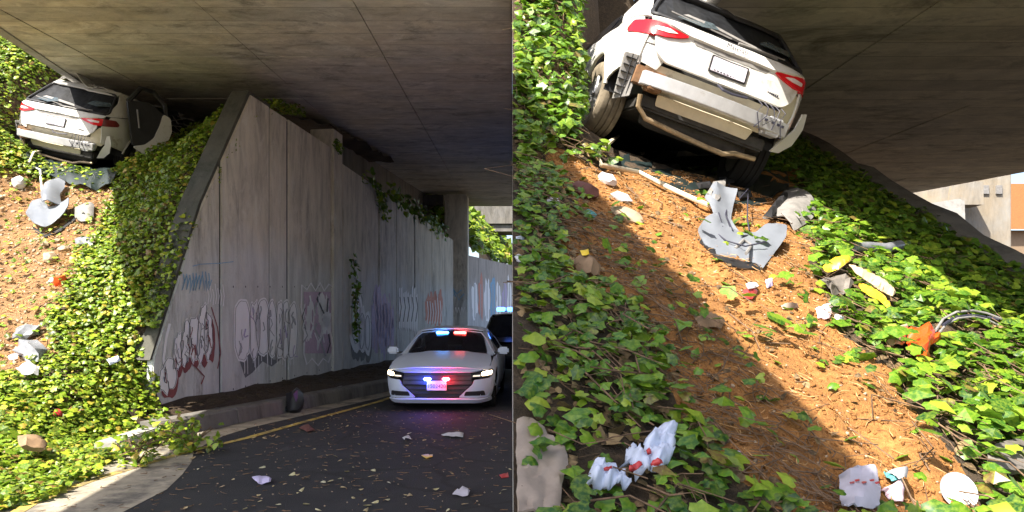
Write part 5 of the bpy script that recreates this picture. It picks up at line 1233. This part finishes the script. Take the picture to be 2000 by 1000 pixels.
yb = empty('yellow_strip', hit(1670, 575, zB)); tag(yb, 'curled yellow plastic strip with brown backing on the ivy edge', 'debris')
traced('strip', rounded([(1600, 545), (1620, 528), (1650, 522), (1655, 532), (1628, 550), (1608, 556)], 5), zB, M['yellow'], parent=yb, dome=.03, lift=.10, step=6)
traced('strip', rounded([(1665, 580), (1690, 588), (1715, 605), (1730, 628), (1724, 634), (1700, 612), (1672, 596)], 5), zB, M['yellow'], parent=yb, dome=.03, lift=.10, step=6, seed=2)
traced('backing', rounded([(1645, 545), (1680, 560), (1715, 578), (1738, 602), (1730, 612), (1700, 592), (1660, 566)], 5), zB, M['tan'], parent=yb, dome=.03, lift=.13, step=6, seed=4)
traced('plastic_sheet', [(1600, 560), (1640, 552), (1662, 566), (1650, 582), (1622, 584)], zB, M['wood'], 'crushed dark plastic tray beneath the yellow strip', 'debris', dome=.05, crumple=.04, lift=.05)
tube_px('pipe', [(1655, 500), (1690, 503), (1720, 505), (1745, 500)], zB, .045, M['grey_bag'], 'short grey bent pipe lying in the ivy above the yellow strip', 'pipe', lifts=[.06, .07, .07, .08], seg=10)
traced('plastic_bag', [(1758, 668), (1790, 662), (1815, 668), (1822, 690), (1800, 700), (1806, 726), (1792, 732), (1772, 705)], zB, M['orange_bag'], 'crumpled bright orange bag at the edge of the right hand ivy', 'bag', dome=.07, crumple=.07, lift=.07, step=5)
traced('paper', [(1725, 688), (1742, 665), (1765, 655), (1772, 668), (1758, 690), (1738, 696)], zB, M['tan'], 'crumpled tan paper beside the bright orange bag', 'paper', dome=.05, crumple=.05, lift=.05, step=5)
ts = empty('trim_strip', hit(1880, 650, zB)); tag(ts, 'curved pale trim strip with dark slots lying over the ivy', 'car part')
tube_px('rail', [(1812, 668), (1826, 652), (1850, 643), (1880, 639), (1910, 641), (1945, 650)], zB, .008, M['white_paper'], parent=ts, lifts=[.08, .11, .13, .13, .12, .10])
tube_px('rail', [(1818, 674), (1832, 661), (1854, 652), (1880, 648), (1908, 650), (1938, 658)], zB, .007, M['white_paper'], parent=ts, lifts=[.08, .10, .12, .12, .11, .09])
M['trim'] = simple('dull_trim', (.26, .25, .24), .5, var=.2)
for o_ in ts.children: o_.data.materials[0] = M['trim']
for a, b in (((1822, 665), (1846, 650)), ((1852, 648), (1876, 644)), ((1882, 644), (1906, 646)), ((1912, 647), (1936, 653))): tube_px('slot', [a, b], zB, .010, M['ink'], parent=ts, lifts=[.11, .11])
traced('paper', [(1592, 606), (1620, 598), (1628, 604), (1616, 626), (1596, 628)], zB, M['pink_paper'], 'crumpled pink and white wrapper on the dirt left of the yellow strip', 'wrapper', dome=.03, crumple=.04, step=5)
traced('paper', [(1628, 622), (1645, 626), (1642, 638), (1630, 634)], zB, M['white_paper'], 'small white scrap next to the pink wrapper', 'paper', dome=.02, crumple=.02, step=5)
traced('wrapper', [(1450, 572), (1470, 566), (1478, 574), (1468, 588), (1452, 586)], zB, M['red'], 'small red wrapper with pale lid on the middle of the dirt', 'wrapper', dome=.02, crumple=.02, step=5)
traced('wrapper', [(1452, 568), (1472, 564), (1476, 572), (1456, 578)], zB, M['white_paper'], 'pale flap lying on the small red wrapper', 'wrapper', dome=.015, lift=.045, step=5)
traced('paper', [(1522, 600), (1555, 596), (1558, 604), (1526, 608)], zB, M['card'], 'flat pale scrap of card in the middle of the dirt', 'paper', step=6)
traced('wrapper', [(1492, 552), (1506, 550), (1508, 562), (1496, 566)], zB, M['lilac'], 'tiny lilac wrapper below the silver bumper corner', 'wrapper', step=5)
disc = hit(1864, 972, zB); nn = nrm(zB, disc.x, disc.y, .15)
pl_ = MB().lathe([(0, .004), (-.002, .055), (.004, .068), (.010, .074), (.012, .074), (.006, .066), (.002, .05), (.003, .002)], 32, 'z').build('lid', M['white_paper'], None, True, 50)
pl_.location = disc + nn * .03; pl_.rotation_mode = 'QUATERNION'; pl_.rotation_quaternion = (nn * .35 + Vector((0, -1, .25))).to_track_quat('Z', 'Y'); tag(pl_, 'round white plastic lid at the bottom right of the dirt', 'lid')
gp = traced('paper_sheet', rounded([(1630, 948), (1672, 934), (1700, 938), (1708, 968), (1704, 1015), (1636, 1015)], 8), zB, M['grey_paper'], 'grey paper sheet with red marks in the shade at the shadow edge', 'paper', dome=.035, crumple=.02, lift=.05, step=8)
for k, (x, y) in enumerate(((1640, 985), (1652, 982), (1664, 985), (1682, 980), (1692, 984))):
    h = traced('mark', [(x - 5, y - 1), (x + 4, y - 3), (x + 5, y), (x - 3, y + 2)], zB, M['red'], 'x', 'x', dome=0, crumple=0, lift=.094, step=9, th=.002); 
    del h['label']; del h['category']; mw = Matrix.Translation(h.location - gp.location); h.parent = gp; h.location = h.location - gp.location
traced('wrapper', [(1724, 928), (1748, 922), (1762, 938), (1755, 956), (1735, 950)], zB, M['teal'], 'crumpled teal wrapper at the lower end of the dirt', 'wrapper', dome=.02, crumple=.03, step=5)
traced('wrapper', [(1728, 936), (1756, 934), (1758, 950), (1742, 956)], zB, M['white_paper'], 'white crumpled tissue on top of the teal wrapper', 'paper', dome=.025, crumple=.03, lift=.035, step=5)
traced('wrapper', [(1720, 962), (1745, 955), (1760, 965), (1755, 985), (1735, 978)], zB, M['pink_paper'], 'pink wrapper below the teal wrapper', 'wrapper', dome=.02, crumple=.03, step=5)
pk = traced('plank', [(1912, 918), (1925, 900), (1960, 888), (2012, 884), (2018, 950), (1960, 948), (1918, 940)], zB, M['wood'], 'weathered dark wooden board at the lower right corner', 'board', dome=.01, crumple=.008, lift=.06, th=.03, step=10, flat=True)
cbx = traced('cardboard', [(1002, 850), (1026, 846), (1060, 872), (1092, 900), (1100, 934), (1086, 972), (1080, 1030), (1002, 1030)], zB, M['card'], 'flat beige cardboard sheet half hidden under the lower left ivy', 'cardboard', dome=.005, crumple=.02, lift=.05, th=.008, step=10, flat=True)
pb = empty('plastic_bag', hit(1225, 945, zB)); tag(pb, 'white plastic bag with red print lying in the shaded ivy', 'bag')
traced('bag_lobe', rounded([(1240, 905), (1262, 875), (1288, 864), (1304, 872), (1302, 905), (1288, 945), (1262, 965), (1242, 950)], 6), zB, M['blue_white'], parent=pb, dome=.05, crumple=.05, lift=.075, step=4, seed=11, th=.002, sharp=None)
traced('bag_lobe', rounded([(1212, 910), (1232, 902), (1252, 920), (1258, 958), (1230, 962), (1215, 938)], 6), zB, M['blue_white'], parent=pb, dome=.05, crumple=.05, lift=.075, step=4, seed=12, th=.002, sharp=None)
traced('bag_lobe', rounded([(1132, 978), (1150, 940), (1168, 938), (1186, 955), (1210, 962), (1225, 978), (1195, 985), (1150, 992)], 6), zB, M['blue_white'], parent=pb, dome=.05, crumple=.05, lift=.075, step=4, seed=13, th=.002, sharp=None)
for k, pts in enumerate(([(1214, 966), (1232, 960), (1240, 966), (1230, 971), (1214, 972)], [(1256, 965), (1272, 960), (1280, 964), (1270, 970), (1258, 971)], [(1246, 940), (1254, 936), (1256, 944), (1249, 947)], [(1160, 970), (1176, 967), (1178, 972), (1162, 975)])):
    traced('print', pts, zB, M['red'], parent=pb, dome=.012, crumple=.02, lift=.118, step=4, seed=20 + k, th=.002, sharp=None)
# rubbish heap at the upper left of the dirt
lump('paper', 1182, 356, 44, zB, M['white_paper'], 'crumpled white tissue by the pale bumper rim', 'paper', (1, .8, .5), 3)
lump('paper', 1212, 392, 40, zB, M['white_paper'], 'crumpled off white rag above the flat stone', 'rag', (1, .7, .5), 5)
lump('stone', 1222, 428, 66, zB, M['stone'], 'flat pale stone at the shadow edge above the twigs', 'stone', (1, .7, .4), 7, .25)
lump('rubbish_bag', 1135, 385, 62, zB, M['maroon'], 'dark maroon rubbish bag at the upper left of the dirt', 'bag', (1, .7, .6), 9)
lump('can', 1078, 402, 34, zB, M['grey_paper'], 'pale crushed cup with a red end in the shaded ivy', 'cup', (1, .6, .6), 2, .2)
lump('rag', 1150, 422, 36, zB, M['teal'], 'small teal rag below the maroon rubbish bag', 'rag', (1, .7, .4), 4)
traced('carton', [(1112, 528), (1132, 520), (1168, 534), (1164, 552), (1128, 556)], zB, M['brown'], 'crushed brown carton in the shaded ivy', 'carton', dome=.05, crumple=.03, lift=.06, step=7)
traced('sticker', [(1124, 530), (1140, 528), (1142, 538), (1128, 540)], zB, M['yellow'], 'small yellow label lying on the crushed brown carton', 'label', dome=.01, lift=.13, step=7, th=.003)
lump('bottle', 1016, 470, 30, zB, M['blue_white'], 'pale blue crushed bottle at the left of the shaded ivy', 'bottle', (1, .5, .4), 6)
lump('paper', 1016, 510, 34, zB, M['white_paper'], 'torn white paper below the pale blue crushed bottle', 'paper', (.9, .8, .4), 8)
lump('rag', 1085, 545, 34, zB, M['black_bag'], 'small black rag left of the crushed brown carton', 'rag', (1, .8, .4), 10)
traced('bark', [(1352, 625), (1385, 618), (1412, 632), (1405, 646), (1365, 645)], zB, M['brown'], 'piece of brown bark among the shaded twigs', 'bark', dome=.03, crumple=.02, step=7)
lump('plastic_scrap', 1228, 682, 16, zB, M['white_paper'], 'tiny white cap in the shaded ivy', 'cap', (1, 1, .5), 3, .1, sub=2)
lump('paper', 1442, 890, 22, zB, M['lilac'], 'small pale scrap at the shadow edge', 'paper', (1, .7, .4), 6)
# green sprig on the dirt
sg_ = empty('ivy_sprig', hit(1665, 705, zB)); tag(sg_, 'small glossy green sprig lying on the sunlit dirt', 'sprig')
sp_pts = [hit(x, y, zB) + Vector((0, 0, .03)) for x, y in ((1672, 692), (1662, 700), (1655, 712), (1635, 716), (1640, 708), (1676, 704), (1668, 714), (1604, 724), (1612, 716))]
leaf_objs(sg_, np.array([tuple(p) for p in sp_pts]), np.array([(.1 * i - .4, -.5, 1) for i in range(9)]), [.075, .08, .08, .06, .06, .08, .07, .06, .06], M['ivy_b'])
for i in range(22):
    x, y = [(1520, 715), (1660, 865), (1850, 905), (1880, 830), (1330, 540), (1545, 530), (1560, 560), (1285, 462), (1345, 520), (1620, 640), (1700, 760), (1785, 850), (1500, 660), (1760, 900), (1250, 410), (1585, 640), (1405, 760), (1350, 830), (1510, 790), (1420, 560), (1900, 960), (1800, 940)][i]
    p = hit(x, y, zB); o = bpy.data.objects.new('fallen_leaf', _leafmesh[M['ivy_b'].name]); COL.objects.link(o); o.location = p + Vector((0, 0, .02)); o.rotation_euler = (R_(25), R_(rr.uniform(-20, 20)), rr.uniform(0, 6)); s_ = rr.uniform(.05, .09); o.scale = (s_, s_, s_)
    tag(o, 'single fallen green ivy leaf lying on bare dirt', 'leaf', 'loose ivy leaves on the dirt strip')

# ---- left-hand bank
a1 = hit(105, 415, zA); sa = empty('bumper_corner', a1); tag(sa, 'bent silver bumper corner on the brown dirt below the jammed SUV', 'car part')
traced('skin', rounded([(62, 440), (72, 410), (88, 398), (100, 415), (120, 412), (145, 408), (144, 424), (120, 440), (92, 455), (74, 452)], 4), zA, M['silver'], parent=sa, dome=.03, crumple=.02, lift=.10, th=.014, step=6, flat=True, slope=lambda x, y: .14 * ((x - 104) / 42) ** 2)
traced('upright', rounded([(98, 420), (90, 395), (110, 378), (122, 362), (134, 364), (132, 380), (124, 392), (128, 412)], 4), zA, M['silver'], parent=sa, dome=.02, crumple=.03, lift=.2, th=.016, step=6, seed=3, flat=True, slope=lambda x, y: .08 * math.sin((x - 90) / 9))
traced('underside', [(64, 444), (90, 460), (122, 446), (146, 426), (148, 432), (120, 454), (90, 466), (70, 456)], zA, M['black_plastic'], parent=sa, dome=.0, lift=.03, th=.012, step=6)
traced('wheel_arch_liner', rounded([(146, 412), (180, 402), (188, 408), (184, 436), (164, 440), (150, 432)], 4), zA, M['grey_plastic'], 'square grey plastic liner beside the silver bumper corner on the brown dirt', 'car part', dome=.06, crumple=.03, lift=.07, step=6)
traced('plastic_sheet', [(150, 474), (178, 470), (190, 478), (180, 486), (152, 484)], zA, M['grey_bag'], 'grey plastic shard where the brown dirt meets bright ivy', 'debris', dome=.05, crumple=.03, lift=.08, step=6)
ba = empty('bumper_cover', hit(130, 335, zA)); tag(ba, 'dark bumper cover hanging below the jammed SUV', 'car part')
traced('inner_shell', [(52, 310), (80, 298), (150, 312), (210, 322), (238, 345), (220, 372), (180, 380), (130, 368), (85, 350), (60, 335)], zA, M['dark_shell'], parent=ba, dome=.02, crumple=.08, lift=.12, th=.015, step=10)
tube_px('rim', [(72, 300), (56, 312), (52, 330)], zA, .02, M['cream'], parent=ba, lifts=[.2, .16, .12])
tube_px('hose', [(50, 342), (62, 338), (76, 346), (82, 362), (84, 378)], zA, .02, M['white_paper'], 'pale curved hose end on the dirt below the jammed SUV', 'hose', lifts=[.05, .12, .14, .08, .02])
lump('paper', 36, 362, 30, zA, M['white_paper'], 'crumpled white paper beside the pale curved hose', 'paper', (1, .8, .7), 3)
for k, (x, y, w) in enumerate(((100, 508, 34), (126, 490, 24), (146, 508, 22), (112, 472, 14), (90, 478, 16))): lump('rock', x, y, w, zA, M['stone'], ['largest pale rock on the brown dirt slope above the orange red bag', 'middle sized pale rock just uphill of the largest rock', 'pale rock nearest the bright ivy right of the largest rock', 'smallest pale rock below the silver bumper corner', 'small pale rock furthest left on the brown dirt slope'][k], 'rock', (1, .7, .55), k + 1, .3, 'rocks on the brown dirt slope')
lump('rag', 150, 505, 26, zA, M['yellow'], 'yellowed scrap between the rocks and the bright ivy', 'rag', (1, .8, .4), 5)
lump('plastic_bag', 121, 556, 28, zA, M['orange_bag'], 'orange red bag at the edge of the bright ivy below the rocks', 'bag', (1, .7, .8), 6, .4)
lump('paper', 104, 552, 16, zA, M['white_paper'], 'white scrap left of the orange red bag', 'paper', (1, .8, .7), 8)
lump('rubbish_bag', 54, 655, 46, zA, M['grey_bag'], 'upper of two crumpled dark grey bags on the dirt slope', 'bag', (1, .8, .5), 4, .45)
lump('rubbish_bag', 64, 694, 66, zA, M['grey_bag'], 'lower and larger of two crumpled dark grey bags on the dirt slope', 'bag', (1, .7, .5), 7, .5)
lump('paper', 28, 700, 24, zA, M['grey_paper'], 'pale scrap left of the larger dark grey bag', 'paper', (1, .8, .4), 9)
traced('paper', [(34, 738), (60, 730), (80, 738), (78, 754), (48, 756)], zA, M['white_paper'], 'white paper lying on the ivy below the two dark grey bags', 'paper', dome=.06, crumple=.05, lift=.18, step=6)
lump('cup', 109, 816, 22, zA, M['red'], 'small red cup lying in the bright ivy', 'cup', (.9, .7, .8), 3, .15, sink=-.25)
traced('cushion', [(24, 902), (50, 900), (70, 912), (66, 924), (34, 920)], zA, M['brown'], 'brown scrap of foam board in the ivy at the lower left', 'debris', dome=.05, crumple=.02, lift=.22, th=.05, step=7)
traced('paper', [(200, 718), (222, 712), (226, 722), (206, 730)], zA, M['blue_white'], 'pale scrap in the middle of the bright ivy', 'paper', dome=.03, crumple=.03, lift=.2, step=5)
# ---- on the ledge and road
bl = lump('rubbish_bag', 577, 806, 40, None, M['black_bag'], 'tall black rubbish bag slumped against the kerb', 'bag', (.95, .9, 1.35), 5, .35, sink=.1)
bl2 = lump('rubbish_bag', 548, 806, 36, None, M['black_bag'], 'low black rubbish bag left of the tall one', 'bag', (1.1, .9, .55), 9, .35, sink=.1)
lump('paper', 545, 802, 20, None, M['pink_paper'], 'pinkish crumpled paper in front of the black rubbish bags', 'paper', (1, .8, .7), 4)
traced('paper', [(492, 938), (510, 934), (530, 940), (528, 946), (505, 948)], None, M['lilac'], 'lilac crumpled paper on the road left of centre', 'paper', dome=.03, crumple=.02, step=5)
traced('cardboard', [(584, 838), (602, 832), (615, 842), (600, 846)], None, M['maroon'], 'brownish flattened carton on the road near the black bags', 'carton', dome=.03, crumple=.02, step=5)
traced('paper', [(862, 852), (880, 848), (905, 848), (904, 856), (880, 855)], None, M['white_paper'], 'white crumpled paper on the road below the police sedan', 'paper', dome=.03, crumple=.02, step=5)
traced('paper', [(786, 858), (800, 855), (803, 861), (790, 862)], None, M['white_paper'], 'small white paper on the road left of the larger one', 'paper', dome=.02, crumple=.02, step=5)
traced('paper', [(884, 970), (905, 958), (918, 964), (914, 972)], None, M['grey_paper'], 'grey crumpled paper on the road at the lower right of the underpass', 'paper', dome=.04, crumple=.03, step=5)
traced('paper', [(823, 893), (836, 890), (845, 895), (833, 898)], None, M['yellow'], 'flat yellow leaf like scrap on the road', 'paper', dome=.01, crumple=.01, step=5)
traced('wrapper', [(975, 930), (992, 926), (994, 933), (980, 935)], None, M['red'], 'red wrapper on the road at the right edge of the underpass', 'wrapper', dome=.02, crumple=.02, step=5)
dm = bpy.data.meshes.new('dry_leaf'); dm.from_pydata(ST.tolist(), [], SF); dm.materials.append(M['dry'])
r2 = random.Random(77); spots = [(712, 980), (735, 983), (580, 930), (600, 936), (645, 942), (665, 937), (572, 928), (720, 990), (440, 998), (480, 996), (760, 945), (790, 975), (800, 970), (690, 915), (850, 958), (640, 892), (655, 893), (620, 998), (545, 988), (690, 975)]
for _ in range(45):
    x = r2.uniform(340, 740); spots.append((x, 893 - (x - 340) * .272 + r2.expovariate(1 / 9.0)))
while len(spots) < 120:
    x, y = r2.uniform(330, 996), r2.uniform(835, 1010)
    if y > 985 - (x - 330) * .45 or r2.random() < .15: spots.append((x, y))
for x, y in spots:
    p = hit0(x, y)
    if p.x < float(kerbX(p.y)) + .05: continue
    o = bpy.data.objects.new('fallen_leaf', dm); COL.objects.link(o); s_ = r2.uniform(.035, .085); o.scale = (s_ * r2.uniform(.5, 1), s_, s_)
    o.location = (p.x, p.y, .016); o.rotation_euler = (R_(r2.uniform(-25, 25)), R_(r2.uniform(-25, 25)), r2.uniform(0, 6.28)); tag(o, 'small dry leaf scattered on the dark road under the overpass', 'leaf', 'dry leaves on the road')
